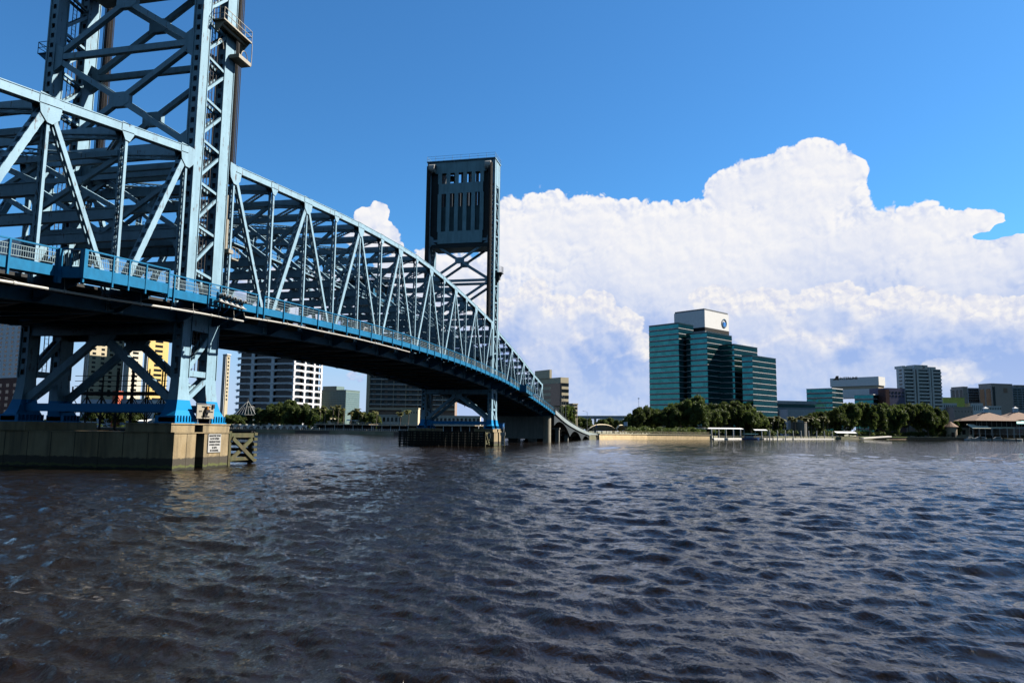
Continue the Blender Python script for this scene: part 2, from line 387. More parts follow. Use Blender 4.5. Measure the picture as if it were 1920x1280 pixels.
def laced(mb, p, q, h, sep, pitch=.75, style='X', t=.05, bw=.07, both=True):
    """built-up member in the plane x = const: two flange plates h deep, sep apart, laced or battened on their edges"""
    p = Vector(p); q = Vector(q); d = q-p; Ln = d.length; d.normalize()
    n = Vector((1,0,0)).cross(d).normalized()
    for sx in (-1, 1):
        o = Vector((sx*(sep/2-t/2), 0, 0)); mb.bar(p+o, q+o, t, h, up=n)
        for e in (-1, 1):                                # angle legs turned inward
            oo = Vector((sx*(sep/2-t-.05), 0, 0)) + n*(e*(h/2-t/2-.004)); mb.bar(p+oo, q+oo, .1, t, up=n)
    k = max(2, int(Ln/pitch)); st = Ln/k
    for e in ((-1, 1) if both else (-1,)):
        off = n*(e*(h/2+.006))
        if style == 'B':
            for i in range(k):
                c = p + d*(st*(i+.5)) + off; mb.bar(c-d*st*.22, c+d*st*.22, sep-.02, .03, up=n)
            mb.bar(p+off-n*e*.02+Vector((sep/2-.07,0,0)), q+off-n*e*.02+Vector((sep/2-.07,0,0)), .12, .03, up=n)
            mb.bar(p+off-n*e*.02-Vector((sep/2-.07,0,0)), q+off-n*e*.02-Vector((sep/2-.07,0,0)), .12, .03, up=n)
        else:
            a = Vector((sep/2-.05, 0, 0))
            for i in range(k):
                u0 = p+d*(st*i)+off; u1 = p+d*(st*(i+1))+off; s = 1 if i % 2 else -1
                mb.bar(u0+a*s, u1-a*s, bw, .025, up=n)
                if style == 'X': mb.bar(u0-a*s+n*e*.03, u1+a*s+n*e*.03, bw, .025, up=n)
def lacebeam(mb, p, q, h, w=.3, pitch=.9, fl=.10):
    """open lattice strut: two chords h apart vertically with X lacing"""
    p = Vector(p); q = Vector(q); d = q-p; Ln = d.length; d.normalize(); up = Vector((0,0,1)); up = (up-d*up.dot(d)).normalized()
    for e in (-1,1): mb.bar(p+up*e*(h/2-fl/2), q+up*e*(h/2-fl/2), w, fl, up=up)
    k = max(2, int(Ln/pitch)); st = Ln/k
    for i in range(k):
        a = p+d*st*i; b = p+d*st*(i+1); u = up*(h/2-fl)
        mb.bar(a+u, b-u, .04, .06, up=up); mb.bar(a-u, b+u, .05, .06, up=up)
def gusset(mb, y, z, pts, x0, half):
    for sx in (-1,1):
        mb.poly([(x0+sx*half, y+a, z+b) for a, b in pts], (sx*.03, 0, 0))

def truss(root, X, nodes, topf, name, peak0, endpost=None, topmat=None, dstyle=None):
    """one truss: chords, verticals, diagonals as sub-parts of a part"""
    hub = MB(); yy = nodes
    # chords
    for i in range(len(yy)-1):
        a = Vector((X, yy[i], topf(yy[i])-.40)); b = Vector((X, yy[i+1], topf(yy[i+1])-.40))
        hub.bar(a, b, .66, .74)
        for e in (-1,1):
            hub.bar(a+Vector((e*.34,0,.34)), b+Vector((e*.34,0,.34)), .07, .07)
            hub.bar(a+Vector((e*.34,0,-.34)), b+Vector((e*.34,0,-.34)), .07, .07)
    tr = hub.build('top_chord', M_steel, root)
    bc = MB()
    for i in range(len(yy)-1):
        bc.bar((X, yy[i], BC(yy[i])+.42), (X, yy[i+1], BC(yy[i+1])+.42), .6, .82)
        for e in (-1, 1):
            for zo in (.03, .81): bc.bar((X+e*.34, yy[i], BC(yy[i])+zo), (X+e*.34, yy[i+1], BC(yy[i+1])+zo), .1, .06)
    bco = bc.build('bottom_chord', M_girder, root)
    g = MB()
    for i, y in enumerate(yy):
        zt = topf(y)-.4; zb = BC(y)+.42; pk = (i % 2 == peak0)
        if 0 < i < len(yy)-1 or endpost is None:
            m = MB()
            if pk: laced(m, (X,y,zb), (X,y,zt), .26, .5, .8, 'Z', bw=.06)
            else: laced(m, (X,y,zb), (X,y,zt), .30, .6, .85, 'X')
            m.build('vertical', M_steel, tr)
        if pk:
            gusset(g, y, topf(y), [(-1.0,-.02),(1.0,-.02),(1.0,-.8),(.85,-1.55),(.25,-2.1),(-.25,-2.1),(-.85,-1.55),(-1.0,-.8)], X, .345)
        else:
            gusset(g, y, topf(y), [(-.7,-.02),(.7,-.02),(.7,-.8),(.26,-1.5),(-.26,-1.5),(-.7,-.8)], X, .345)
            gusset(g, y, zb, [(-.95,-.4),(.95,-.4),(.95,.45),(.5,1.7),(-.5,1.7),(-.95,.45)], X, .33)
    for i in range(len(yy)-1):
        m = MB()
        if (i % 2 == peak0): a, b = i, i+1      # peak at i, foot at i+1: slants away
        else: a, b = i+1, i
        A = Vector((X, yy[a], topf(yy[a])-.6)); B = Vector((X, yy[b], BC(yy[b])+.5))
        toward = yy[b] < yy[a]                  # foot nearer the camera
        st = dstyle(i) if dstyle else ('X' if toward else 'B')
        laced(m, B, A, .58 if toward else .42, .62 if toward else .5, .9 if st == 'X' else 1.0, st)
        m.build('diagonal', M_steel, tr)
    g.each('gusset_plate', M_steel, tr, 2)
    return tr, bco

def crossframes(root, nodes, topf, skip=(), portal=()):
    for i, y in enumerate(nodes):
        if i in skip: continue
        m = MB()
        zt = topf(y)
        m.bar((XN-.35, y, zt-.62), (XF+.35, y, zt-.62), .45, .95)            # solid strut
        m.bar((XN-.3, y-.18, zt-2.6), (XF+.3, y-.18, zt-2.6), .3, .5)
        # lower sway strut with knees, and crossing sway braces above it
        lo = RT(y)+5.1
        if zt-lo > 2.2:
            m.bar((XN-.3, y+.2, lo), (XF+.3, y+.2, lo), .4, .92)
            for e in (-1, 1): m.bar((XN-.3, y+.2, lo+e*.46), (XF+.3, y+.2, lo+e*.46), .55, .07)
            for xx, sg in ((XN-.3, -1), (XF+.3, 1)):
                m.poly([(xx,y+.1,lo-.4),(xx+sg*1.6,y+.1,lo-.4),(xx+sg*.5,y+.1,lo-.9),(xx,y+.1,lo-2.)], (0,.2,0))
            if zt-lo > 4.5:
                xm = (XN+XF)/2
                for xx in (XN-.4, XF+.4):
                    m.bar((xx, y+.1, zt-2.8), (xm, y+.1, lo+.4), .3, .42); m.bar((xx, y+.3, lo+.4), (xm, y+.3, zt-2.8), .3, .42)
        m.build('cross_frame', M_steel, root)
    for i in range(len(nodes)-1):
        lat = MB(); a, b = nodes[i], nodes[i+1]; za, zb = topf(a)-.55, topf(b)-.55
        xm = (XN+XF)/2
        lacebeam(lat, (XN-.4, a+.2, za), (xm, b-.2, zb), .55, .3, .8)
        lacebeam(lat, (XF+.4, a+.2, za), (xm, b-.2, zb), .55, .3, .8)
        lacebeam(lat, (XN-.4, b-.3, zb-.7), (XF+.4, a+.3, za-.7), .45, .25, .9)
        lat.build('lateral_bracing', M_steel, root)

def ribbon(mb, y0, y1, x0, x1, top, th, step=4.):
    n = max(1, int(round((y1-y0)/step))); rows = []
    for i in range(n+1):
        y = y0+(y1-y0)*i/n; z = top(y); rows.append([(x0,y,z),(x1,y,z),(x1,y,z-th),(x0,y,z-th)])
    mb.strip(rows)
def underdeck(root, y0, y1, nodes):
    st = MB()
    for y in nodes:
        z = BC(y); fb = MB()
        fb.bar((XN+.3, y, z+.55), (XF-.3, y, z+.55), .35, 1.15)
        for s, xt in ((1, XN), (-1, XF)):                      # sidewalk brackets
            fb.poly([(xt+s*.32, y-.09, z-.02), (xt+s*.75, y-.09, z-.02), (xt+s*3.9, y-.09, RT(y)-1.85), (xt+s*3.9, y-.09, RT(y)-1.5), (xt+s*.32, y-.09, RT(y)-1.5)], (0,.18,0))
        fb.build('floor_beam', M_girder, root)
    for i in range(len(nodes)-1):
        a, b = nodes[i], nodes[i+1]
        st.bar((XN-.5, a, BC(a)+.15), (XF+.5, b, BC(b)+.15), .35, .3); st.bar((XF+.5, a, BC(a)+.11), (XN-.5, b, BC(b)+.11), .35, .3)
    for x in (-2.2,-4.2,-6.2,-8.2,-10.2,-12.2,-14.2,-16.):
        ribbon(st, y0, y1, x-.14, x+.14, lambda y: RT(y)-1.5, .62, 8)
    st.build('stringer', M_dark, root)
def deck(root, y0, y1):
    m = MB(); ribbon(m, y0, y1, XF+.75, XN-.75, lambda y: RT(y)-1.27, .24); m.build('roadway', M_deck, root)
    m = MB()
    for a, b in ((XN+.55, 3.9), (XF-3.9, XF-.55)): ribbon(m, y0, y1, a, b, lambda y: RT(y)-1.24, .2)
    m.build('sidewalk', M_walk, root)
    m = MB()
    for a, b in ((3.9, 3.98), (XF-3.98, XF-3.9)): ribbon(m, y0, y1, a, b, lambda y: RT(y)-1.17, .72)
    ribbon(m, y0, y1, 3.6, 3.9, lambda y: RT(y)-1.83, .06)
    m.build('fascia', M_rail, root)
    m = MB()
    for x in (XN-.85, XF+.85):
        for dz in (.62, .35): ribbon(m, y0, y1, x-.06, x+.06, lambda y: RT(y)-1.0+dz-.2, .14)
    m.build('guard_rail', M_grey, root)

def railing(root, ys, x, side=1, pick=True, flat=False):
    """posts at ys with rails between; pickets or four open rails"""
    pm = MB(); rm = MB(); pk = MB()
    for y in ys:
        z = RT(y); pm.box(x-.07, x+.09, y-.07, y+.07, z-2.3, z+.02)
    for a, b in zip(ys[:-1], ys[1:]):
        za, zb = RT(a), RT(b)
        rm.bar((x, a, za), (x, b, zb), .13, .10)
        if pick:
            for o in (.30, .62, 1.02): pk.bar((x, a, za-o), (x, b, zb-o), .05, .045)
            n = int((b-a)/.17)
            for i in range(1, n):
                t = i/n; y = a+(b-a)*t; z = za+(zb-za)*t
                pk.bar((x, y, z-1.02), (x, y, z-.30), .028, .028)
        else:
            for o in (.28, .55, .82, 1.06): pk.bar((x, a, za-o), (x, b, zb-o), .05, .04)
            for t in (.33, .67):
                y = a+(b-a)*t; z = za+(zb-za)*t; pk.bar((x, y, z-1.1), (x, y, z-.05), .035, .035)
    r = rm.build('railing', M_rail, root); q = root if flat else r; pm.each('post', M_rail, q); pk.build('pickets' if pick else 'rails', M_picket, q)
    return r

# ---- lift span
lift = thing('lift_span', 'pale blue steel truss lift span hanging between the two tall bridge towers', 'bridge span', (XF/2, 55, 15))
LN = [0.3]+[7.95*i for i in range(1,14)]+[110.3]
truss(lift, XN, LN, TOPC, 'near', 0); truss(lift, XF, LN, TOPC, 'far', 0)
crossframes(lift, LN, TOPC); underdeck(lift, 0.1, 110.4, LN); deck(lift, 0.1, 110.4)
railing(lift, [1.0+3.9*i for i in range(29)][:29], 4.0, pick=False)
railing(lift, [1.0+7.8*i for i in range(15)], XF-4.0, pick=False)
# machinery and control house inside the span
m = MB(); m.box(-12.2, -5.4, 50, 59.5, 26.2, 28.9); m.build('machine_house', M_girder, lift)
m = MB(); m.poly([(-12.6,49.6,28.92),(-5.0,49.6,28.92),(-8.75,49.6,29.7)], (0,10.3,0)); m.build('roof', M_dark, lift)
m = MB()
for k in range(4): m.box(-5.396, -5.36, 50.8+k*2.2, 52.2+k*2.2, 27.2, 28.4)
m.each('window', M_black, lift)
m = MB()
for x0 in (-5.6, -12.9):
    m.box(x0, x0+1.0, 2, 108, 25.0, 25.12)
    for y in np.arange(2, 108, 2.0): m.box(x0, x0+.05, y, y+.05, 25.1, 26.2); m.box(x0+.95, x0+1.0, y, y+.05, 25.1, 26.2)
    for z in (25.6, 26.2): m.box(x0, x0+.05, 2, 108, z, z+.05); m.box(x0+.95, x0+1.0, 2, 108, z, z+.05)
m.build('catwalk', M_steel, lift)
# water / cable conduit slung under the sidewalk
def pipe(root, pts, r=.10):
    m = MB()
    for a, b in zip(pts[:-1], pts[1:]): m.tube(a, b, r, 8)
    for a in pts[1:-1]: m.tube(Vector(a)-Vector((0,.12,0)), Vector(a)+Vector((0,.12,0)), r*1.35, 8)
    for a in pts[::2]: m.bar(a, (a[0]-.1, a[1], RT(a[1])-1.9), .025, .025)
    m.build('conduit', M_pipe, root)
PZ = smooth_curve([(-2.4,14.61),(5,15.06),(13,15.31),(22.4,15.64),(33,15.85),(43.6,15.98)])
pipe(lift, [(3.9, y, PZ(y)) for y in (-2.2, 2, 6, 10, 14, 18, 22, 26, 30, 34, 38, 43.6)])
reloc(lift)

# ---- near side span
sn = thing('side_span', 'pale blue truss side span in the left foreground with an overlook balcony', 'bridge span', (XF/2, -34, 13), 'truss side spans')
NN = [-62,-54.2,-46.4,-38.6,-30.8,-23.0,-15.2,-7.4]
truss(sn, XN, NN, TOPN, 'n', 1, dstyle=lambda i: 'X' if i in (5,) else 'B'); truss(sn, XF, NN, TOPN, 'f', 1)
crossframes(sn, NN, TOPN); underdeck(sn, -63, -1.0, NN+[-2.0]); deck(sn, -63, -.1)
railing(sn, [-63, -56, -49, -42, -35.6, -28.7, -25.0], 4.0)
railing(sn, [-13.8, -12.9, -8.2, -6.4, -.2], 4.0)
railing(sn, [-63, -50, -38, -26, -14, -.2], XF-4.0)
# overlook balcony that steps out of the sidewalk
ov = MB()
def W_(y): return RT(y)
for y0, y1 in ((-24.3, -15.6),):
    rows = []
    for i in range(7):
        y = y0+(y1-y0)*i/6; z = RT(y)-1.17; rows.append([(5.52,y,z),(5.60,y,z),(5.60,y,z-.80),(5.52,y,z-.80)])
    ov.strip(rows)
    ribbon(ov, y0, y1, 3.98, 5.52, lambda y: RT(y)-1.3, .22)
for ya, yb in ((-24.8, -24.3), (-15.6, -14.2)):
    za = RT(ya)-1.17
    ov.poly([(3.99, ya, za), (5.56, yb if ya > -20 else yb, za), (5.56, yb, za-.8), (3.99, ya, za-.8)] if ya < -20 else [(5.56, ya, za), (3.99, yb, za), (3.99, yb, za-.8), (5.56, ya, za-.8)], (0, .07, 0))
ovo = ov.build('overlook_balcony', M_rail, sn)
for ys, x in (([-24.3,-21.6,-20.0,-18.2,-15.6], 5.55),):
    railing(ovo, ys, x, flat=True)
m = MB()                                             # solid end screens seen edge-on
m.bar((3.98,-24.9,RT(-24.9)), (5.6,-24.3,RT(-24.3)), .13, .10); m.bar((5.6,-15.6,RT(-15.6)), (3.98,-14.1,RT(-14.1)), .13, .10)
for f in (.12,.5,.88):
    x = 3.98+1.6*f; m.box(x-.04, x+.04, -24.9+.6*f-.04, -24.9+.6*f+.04, RT(-24.6)-1.3, RT(-24.6))
m.box(3.9, 4.25, -25.0, -24.72, RT(-25)-2.35, RT(-25)+.03); m.box(5.42, 5.72, -24.42, -24.1, RT(-24.3)-2.0, RT(-24.3)+.03)
m.each('screen_post', M_rail, ovo)
m = MB()
for f in np.arange(.06, 1, .09):
    x = 3.98+1.6*f; m.box(x-.015, x+.015, -24.9+.6*f-.015, -24.9+.6*f+.015, RT(-24.6)-1.1, RT(-24.6)-.25)
m.build('pickets', M_picket, ovo)
m = MB()
for y in (-23.2, -15.9): m.poly([(3.98,y,RT(y)-2.1),(5.5,y,RT(y)-2.0),(5.5,y,RT(y)-1.7),(3.98,y,RT(y)-1.6)], (0,.16,0)); m.poly([(.5,y,BC(y)+.2),(3.98,y,RT(y)-2.3),(3.98,y,RT(y)-1.9),(.5,y,BC(y)+.9)], (0,.16,0))
m.build('bracket', M_girder, ovo)
PN = smooth_curve([(-62,10.2),(-40,12.2),(-29,12.87),(-25,13.06),(-20,13.29),(-14.3,13.65),(-8.7,13.94),(-2.5,14.18)])
pipe(sn, [(3.9, y, PN(y)) for y in (-62,-56,-50,-44,-40,-36,-32,-28,-24,-20,-16.5,-13,-10,-7.5,-6.3,-5.1,-3.9,-2.4)])
m = MB()
for x in (3.4, 2.6):
    pts = [(x, y, RT(y)-2.45-.35*abs(math.sin(y*.33))) for y in np.arange(-30, -3, 1.5)]
    for a, b in zip(pts[:-1], pts[1:]): m.tube(a, b, .025, 5)
m.build('cable', M_rope, sn)
reloc(sn)
# ---- far side span
sf = thing('side_span', 'far truss side span sloping down beyond the distant tower to the shore', 'bridge span', (XF/2, 150, 12), 'truss side spans')
NF = [116.9,125.1,133.4,141.3,149.5,157.1,165.2,172.4,180.2]
truss(sf, XN, NF, TOPF, 'n', 0, endpost=1); truss(sf, XF, NF, TOPF, 'f', 0, endpost=1)
m = MB()
for x in (XN, XF): m.bar((x, 180.2, 19.2), (x, 184.3, BC(183)+.6), .6, .5); m.bar((x,180.2,19.2),(x,180.2,BC(180)+.5), .5, .3)
m.each('end_post', M_steel, sf, 2)
crossframes(sf, NF, TOPF); underdeck(sf, 110.8, 184.2, [112.5]+NF+[184.]); deck(sf, 110.8, 184.2)
yl = [114.6+3.95*i for i in range(18)]
railing(sf, [y for y in yl if y < 127] , 4.0, pick=False); railing(sf, [y for y in yl if y > 137], 4.0, pick=False)
ov = MB(); ribbon(ov, 127.5, 136.5, 3.98, 5.6, lambda y: RT(y)-1.3, .9); ovo = ov.build('overlook_balcony', M_girder, sf)
railing(ovo, [127.5, 130.5, 133.5, 136.5], 5.6, flat=True)
m = MB(); m.box(5.45, 5.7, 127.3, 127.5, RT(128)-2.2, RT(128)); m.box(3.9,4.1,127.2,127.5,RT(128)-2.2,RT(128)); m.box(4.1,5.45,127.3,127.36,RT(128)-2.0,RT(128)-.2); m.each('screen_post', M_rail, ovo)
railing(sf, [114.6, 130, 146, 162, 184], XF-4.0)
reloc(sf)
# ---- approach viaduct dropping to the bank
ap = thing('approach_viaduct', 'low blue girder viaduct running down from the far truss to the bank', 'viaduct', (XF/2, 240, 3))
m = MB(); ribbon(m, 184.5, 330, XF-4.1, 4.1, lambda y: RT(y)-.95, .5); m.build('roadway', M_deck, ap)
m = MB()
for x in (3.95, XF-4.25): ribbon(m, 184.5, 330, x, x+.3, lambda y: RT(y)-.25, 1.35)
m.build('parapet', mat('pale parapet concrete', (.45,.55,.58), .8, var=.1), ap)
m = MB()
bounds = [184.5, 222, 258, 290]
for a, b in zip(bounds[:-1], bounds[1:]):
    for x in (3.3, -1.5, -8.7, -15.9, XF-3.6):
        top = []; bot = []
        for i in range(13):
            y = a+(b-a)*i/12; t = abs(i/6-1); zz = RT(y)-1.42
            top.append((x, y, zz)); bot.append((x, y, max(zz-.9-3.2*t**2.2, -.5)))
        m.poly(top+bot[::-1], (.5, 0, 0))
m.each('arched_girder', M_dark, ap)  # girders coloured dark in place of the shade below the deck
m = MB()
for y in np.arange(186, 330, 3.0): m.box(4.02, 4.1, y, y+.08, RT(y)-.25, RT(y)+.35)
for a, b in zip(np.arange(186, 327, 6.), np.arange(192, 333, 6.)): m.bar((4.06,a,RT(a)+.33),(4.06,b,RT(b)+.33),.06,.06)
m.build('railing', M_grey, ap)
reloc(ap)

# ------------------------------------------------------------------ towers
def perf(mb, p0, p1, axis, w, d, pitch=1.05, hole=.5):
    """plate with square handholes: two margins and battens. vertical from p0 to p1, plane normal to 'axis' (0=x,1=y), w wide"""
    x, y, z0 = p0; z1 = p1
    mg = w*.24
    def bx(a0, a1, za, zb):
        if axis == 1: mb.box(x+a0, x+a1, y-d/2, y+d/2, za, zb)
        else: mb.box(x-d/2, x+d/2, y+a0, y+a1, za, zb)
    bx(-w/2, -w/2+mg, z0, z1); bx(w/2-mg, w/2, z0, z1)
    n = max(1, int((z1-z0)/pitch)); st = (z1-z0)/n
    for i in range(n+1):
        a = z0+st*i-(st*(1-hole))/2; b = a+st*(1-hole)
        bx(-w/2+mg, w/2-mg, max(a, z0), min(b, z1))
def tower(label, Y0, D, first):
    """Y0 = span end, D = -1 towards the camera, +1 away. v grows away from the lift span"""
    t = thing('lift_tower', label, 'bridge tower', (XF/2, Y0+D*4, 4.2), 'lift bridge towers')
    Yv = lambda v: Y0+D*v
    def by(mb, x0, x1, v0, v1, z0, z1):
        a, b = sorted((Yv(v0), Yv(v1))); mb.box(x0, x1, a, b, z0, z1)
    ZT = 73.0
    for X, s in ((XN, 1), (XF, -1)):
        xi, xo = X-s*.62, X+s*.30                       # inner and outer faces
        x0, x1 = sorted((xi, xo))
        for (v0, v1, fl0, fl1) in ((1.0, 2.6, -.15, 2.1), (5.2, 6.5, 4.3, 7.5)):
            m = MB()
            for x in (x0+.03, x1-.03):                  # side plates
                by(m, x-.03, x+.03, v0, v1, 8.5, ZT)
            for v in (v0+.06, v1-.06):                  # perforated faces towards and away from the river
                perf(m, ((x0+x1)/2, Yv(v), 8.5), ZT, 1, (x1-x0)-.14, .04)
            # stiffening angles along plate edges
            for v in (v0, v1):
                for x in (x0, x1): by(m, x-.07, x+.07, v-.04, v+.04, 8.5, ZT)
            # flared foot
            rows = []
            for z, k in ((8.5, 0.), (7.4, .08), (6.3, .26), (5.4, .55), (4.75, 1.), (4.2, 1.)):
                a = v0+(fl0-v0)*k; b = v1+(fl1-v1)*k; xa = x0-.25*k*(1 if s > 0 else 2); xb = x1+.25*k*(2 if s > 0 else 1)
                ya, yb = sorted((Yv(a), Yv(b))); rows.append([(xa,ya,z),(xb,ya,z),(xb,yb,z),(xa,yb,z)])
            m.strip(rows)
            leg = m.build('leg', M_tower, t)
            m = MB()
            a, b = sorted((Yv(fl0), Yv(fl1)))
            m.box(x0-.65, x1+.65, a-.1, b+.1, 4.2, 4.32)
            k = a
            while k < b:
                m.box(x0-.6, x1+.6, k, k+.06, 4.32, 4.9); k += .42
            m.build('base_plate', M_tower, leg)
        # side bracing between the two legs (seen from the river side)
        for xx in (x1-.12, x0+.12):
            m = MB(); z = 18.5; n = 0
            while z < ZT-3:
                m.bar((xx, Yv(5.25), z+.35), (xx, Yv(2.55), z-.05), .22, .26)
                m.bar((xx, Yv(5.25), z+1.1), (xx, Yv(2.55), z+3.7), .22, .26)
                z += 4.32
            m.bar((xx, Yv(5.3), 9.3), (xx, Yv(2.5), 12.4), .25, .5); m.bar((xx, Yv(5.3), 8.9), (xx, Yv(2.5), 8.9), .25, .55)
            m.bar((xx, Yv(5.3), 6.3), (xx, Yv(2.5), 8.3), .25, .45)
            by(m, xx-.12, xx+.12, 2.5, 5.3, 13.0, 15.4)
            m.build('side_bracing', M_tower, t)
        m = MB()
        for v in (3.2, 3.7, 4.2, 4.75): m.bar((x1-.5 if s > 0 else x0+.5, Yv(v), 9.), (x1-.5 if s > 0 else x0+.5, Yv(v), ZT-2), .06, .06)
        z = 9.4
        while z < ZT-2.5:
            m.bar((x1-.5 if s > 0 else x0+.5, Yv(3.7), z), (x1-.5 if s > 0 else x0+.5, Yv(4.2), z), .03, .03); z += .45
        m.build('ladder', M_rope, t)
        # counterweight ropes at the span side
        m = MB()
        for i in range(6):
            for j in range(3): m.tube((X-s*(.9-.16*i), Yv(-.25-.28*j), TOPC(Y0 if D < 0 else 110)-.6), (X-s*(.9-.16*i), Yv(-.25-.28*j), 71.5), .05, 5)
        m.build('wire_ropes', M_rope, t)
        # guide rail casting low down
        m = MB(); m.tube((X-s*.1, Yv(.25), 22.0), (X-s*.1, Yv(.25), 25.2), .28, 12); m.tube((X-s*.1, Yv(.25), 25.2), (X-s*.1, Yv(.25), 27.8), .12, 8)
        by(m, X-.7, X+.7, -.15, .65, 21.6, 22.0)
        m.build('span_guide', M_offwhite, t)
    # transverse bracing in both planes
    for v in (1.35, 6.15):
        y = Yv(v); m = MB(); xl, xr, xm = XF+.55, XN-.55, XF/2
        def H(z, h=.62): m.bar((xl, y, z), (xr, y, z), .5, h)
        def Xb(z0, z1):
            m.bar((xl, y, z1), (xm, y, (z0+z1)/2), .48, .55); m.bar((xr, y, z1), (xm, y, (z0+z1)/2), .48, .55)
            m.bar((xl, y, z0), (xm, y, (z0+z1)/2), .48, .55); m.bar((xr, y, z0), (xm, y, (z0+z1)/2), .48, .55)
            zc = (z0+z1)/2
            m.poly([(xm-1.15,y-.27,zc-.4),(xm-.6,y-.27,zc-.75),(xm+.6,y-.27,zc-.75),(xm+1.15,y-.27,zc-.4),(xm+1.15,y-.27,zc+.4),(xm+.6,y-.27,zc+.75),(xm-.6,y-.27,zc+.75),(xm-1.15,y-.27,zc+.4)], (0,.54,0))
        for z0 in (31., 41.5):
            m = MB(); Xb(z0, z0+10.5); m.build('cross_bracing', M_tower, t)
        m = MB()
        for z in (31., 41.5, 52.): H(z)
        for z in (31., 41.5, 52.):                                      # corner gussets
            for xx, s in ((xl-.05, 1), (xr+.05, -1)):
                m.poly([(xx,y-.28,z-1.6),(xx+s*1.1,y-.28,z-.9),(xx+s*1.1,y-.28,z+.9),(xx,y-.28,z+1.6)], (0,.56,0))
        H(26.5, .9); H(22.8, .8); m.each('horizontal_strut', M_tower, t); m = MB()
        # portal below the deck: inverted V and a bottom strut
        zt = BC(Yv(3))-.2
        H(zt-.4, 1.1); H(5.6, .75)
        m.bar((xl, y, 6.2), (xm, y, zt-1.), .5, .7); m.bar((xr, y, 6.2), (xm, y, zt-1.), .5, .7)
        m.poly([(xm-1.4,y-.28,zt-1.),(xm-.6,y-.28,zt-2.0),(xm+.6,y-.28,zt-2.0),(xm+1.4,y-.28,zt-1.)], (0,.56,0))
        m.build('portal_bracing', M_tower, t)
    # head: counterweight framed between the legs, sheaves, walkway
    m = MB(); v = 1.02
    def fp(x0, x1, z0, z1, va=.95, vb=1.2): by(m, x0, x1, va, vb, z0, z1)
    fp(XF+.6, XN-.6, 69.9, 72.9); fp(XF+.6+2.2, XN-.6-2.2, 64.4, 67.1)
    fp(XF+.6+2.2, XN-.6-2.2, 51.2, 54.4)
    cols = np.linspace(XF+3.1, XN-3.1, 6)
    for x in cols: fp(x-.5, x+.5, 67.1, 69.9); fp(x-.5, x+.5, 54.4, 64.4)
    m.build('head_frame', M_head, t)
    m = MB(); by(m, XF+1.2, XN-1.2, .9, 6.6, 50.0, 51.0); by(m, XF+.7, XN-.7, 6.3, 6.55, 71.3, 72.9); by(m, XF+.7, XF+3.2, 1.4, 6.2, 51, 71); by(m, XN-3.2, XN-.7, 1.4, 6.2, 51, 71)
    by(m, XF+3.2, XN-3.2, 1.6, 3.0, 70.0, 72.)
    m.build('machinery_frame', M_dark, t)
    m = MB(); by(m, XF+3.3, XN-3.3, 2.0, 5.7, 51.6, 61.2); 
    m.build('counterweight', M_cw, t)
    m = MB()
    for x in cols[:-1]+.5:
        for k in (.25, 1.25): by(m, x+k, x+k+.55, 2.6, 5.0, 61.2, 66.5)
    for k in range(5): by(m, XF+4.2+k*2., XF+4.5+k*2., 3., 5., 66.5, 71.)
    by(m, XF+4.2, XF+6., 3., 5., 68.9, 69.9)
    m.each('hanger_plate', M_dark, t)
    for X, s in ((XN, 1), (XF, -1)):
        m = MB(); x0, x1 = sorted((X-s*.62, X+s*.3)); by(m, x0+.35 if s > 0 else x0-.02, x1+.02 if s > 0 else x1-.35, .98, 6.52, 66.5, ZT)
        m.build('side_plate', M_tower, t)
    for X, s in ((XN, 1), (XF, -1)):
        m = MB()
        for xx in (-1.0, -2.0):
            pass
        xc = X-s*1.75
        xc = X-s*1.25; a = MB(); a.tube((xc-.75, Yv(.2), 71.0), (xc+.75, Yv(.2), 71.0), 1.15, 20); by(a, xc-.75, xc+.75, .2, 2.0, 71.0, 72.15); a.build('sheave_hood', M_white, t)
    m = MB(); by(m, XF-.5, XN+.5, .6, 6.8, 73.0, 73.25)
    for x in np.linspace(XF-.4, XN+.4, 9):
        for v in (.65, 6.75): m.bar((x, Yv(v), 73.2), (x, Yv(v), 74.5), .06, .06)
    for z in (73.85, 74.5):
        for v in (.65, 6.75): m.bar((XF-.4, Yv(v), z), (XN+.4, Yv(v), z), .05, .05)
        for x in (XF-.4, XN+.4): m.bar((x, Yv(.65), z), (x, Yv(6.75), z), .05, .05)
    for v in (2.2, 3.8, 5.4):
        for x in (XF-.4, XN+.4): m.bar((x, Yv(v), 73.2), (x, Yv(v), 74.5), .06, .06)
    m.build('top_walkway', M_steel, t)
    return t, Yv, by
tn, Yn, byn = tower('near lift tower cut off by the top of the photo, signs at its foot', 0.0, -1, True)
# elevator platform and its brackets on the river face of the near tower
m = MB(); m.box(.32, 1.55, -4.9, .1, 44.45, 44.6); m.poly([(.3,-4.6,43.2),(1.5,-4.6,44.45),(.3,-4.6,44.45)], (0,.1,0)); m.poly([(.3,-.2,43.2),(1.5,-.2,44.45),(.3,-.2,44.45)], (0,.1,0))
m.box(.9, 1.0, -4.5, -.2, 44.1, 44.4)
pl = m.build('maintenance_platform', M_offwhite, tn)
m = MB()
for y in (-4.85,-3.6,-2.4,-1.2,.05): m.bar((1.52,y,44.6),(1.52,y,45.75),.05,.05)
for z in (45.15,45.75): m.bar((1.52,-4.85,z),(1.52,.05,z),.05,.05); m.bar((.3,-4.85,z),(1.52,-4.85,z),.05,.05); m.bar((.3,.05,z),(1.52,.05,z),.05,.05)
m.bar((.35,-4.85,44.6),(.35,-4.85,45.75),.05,.05)
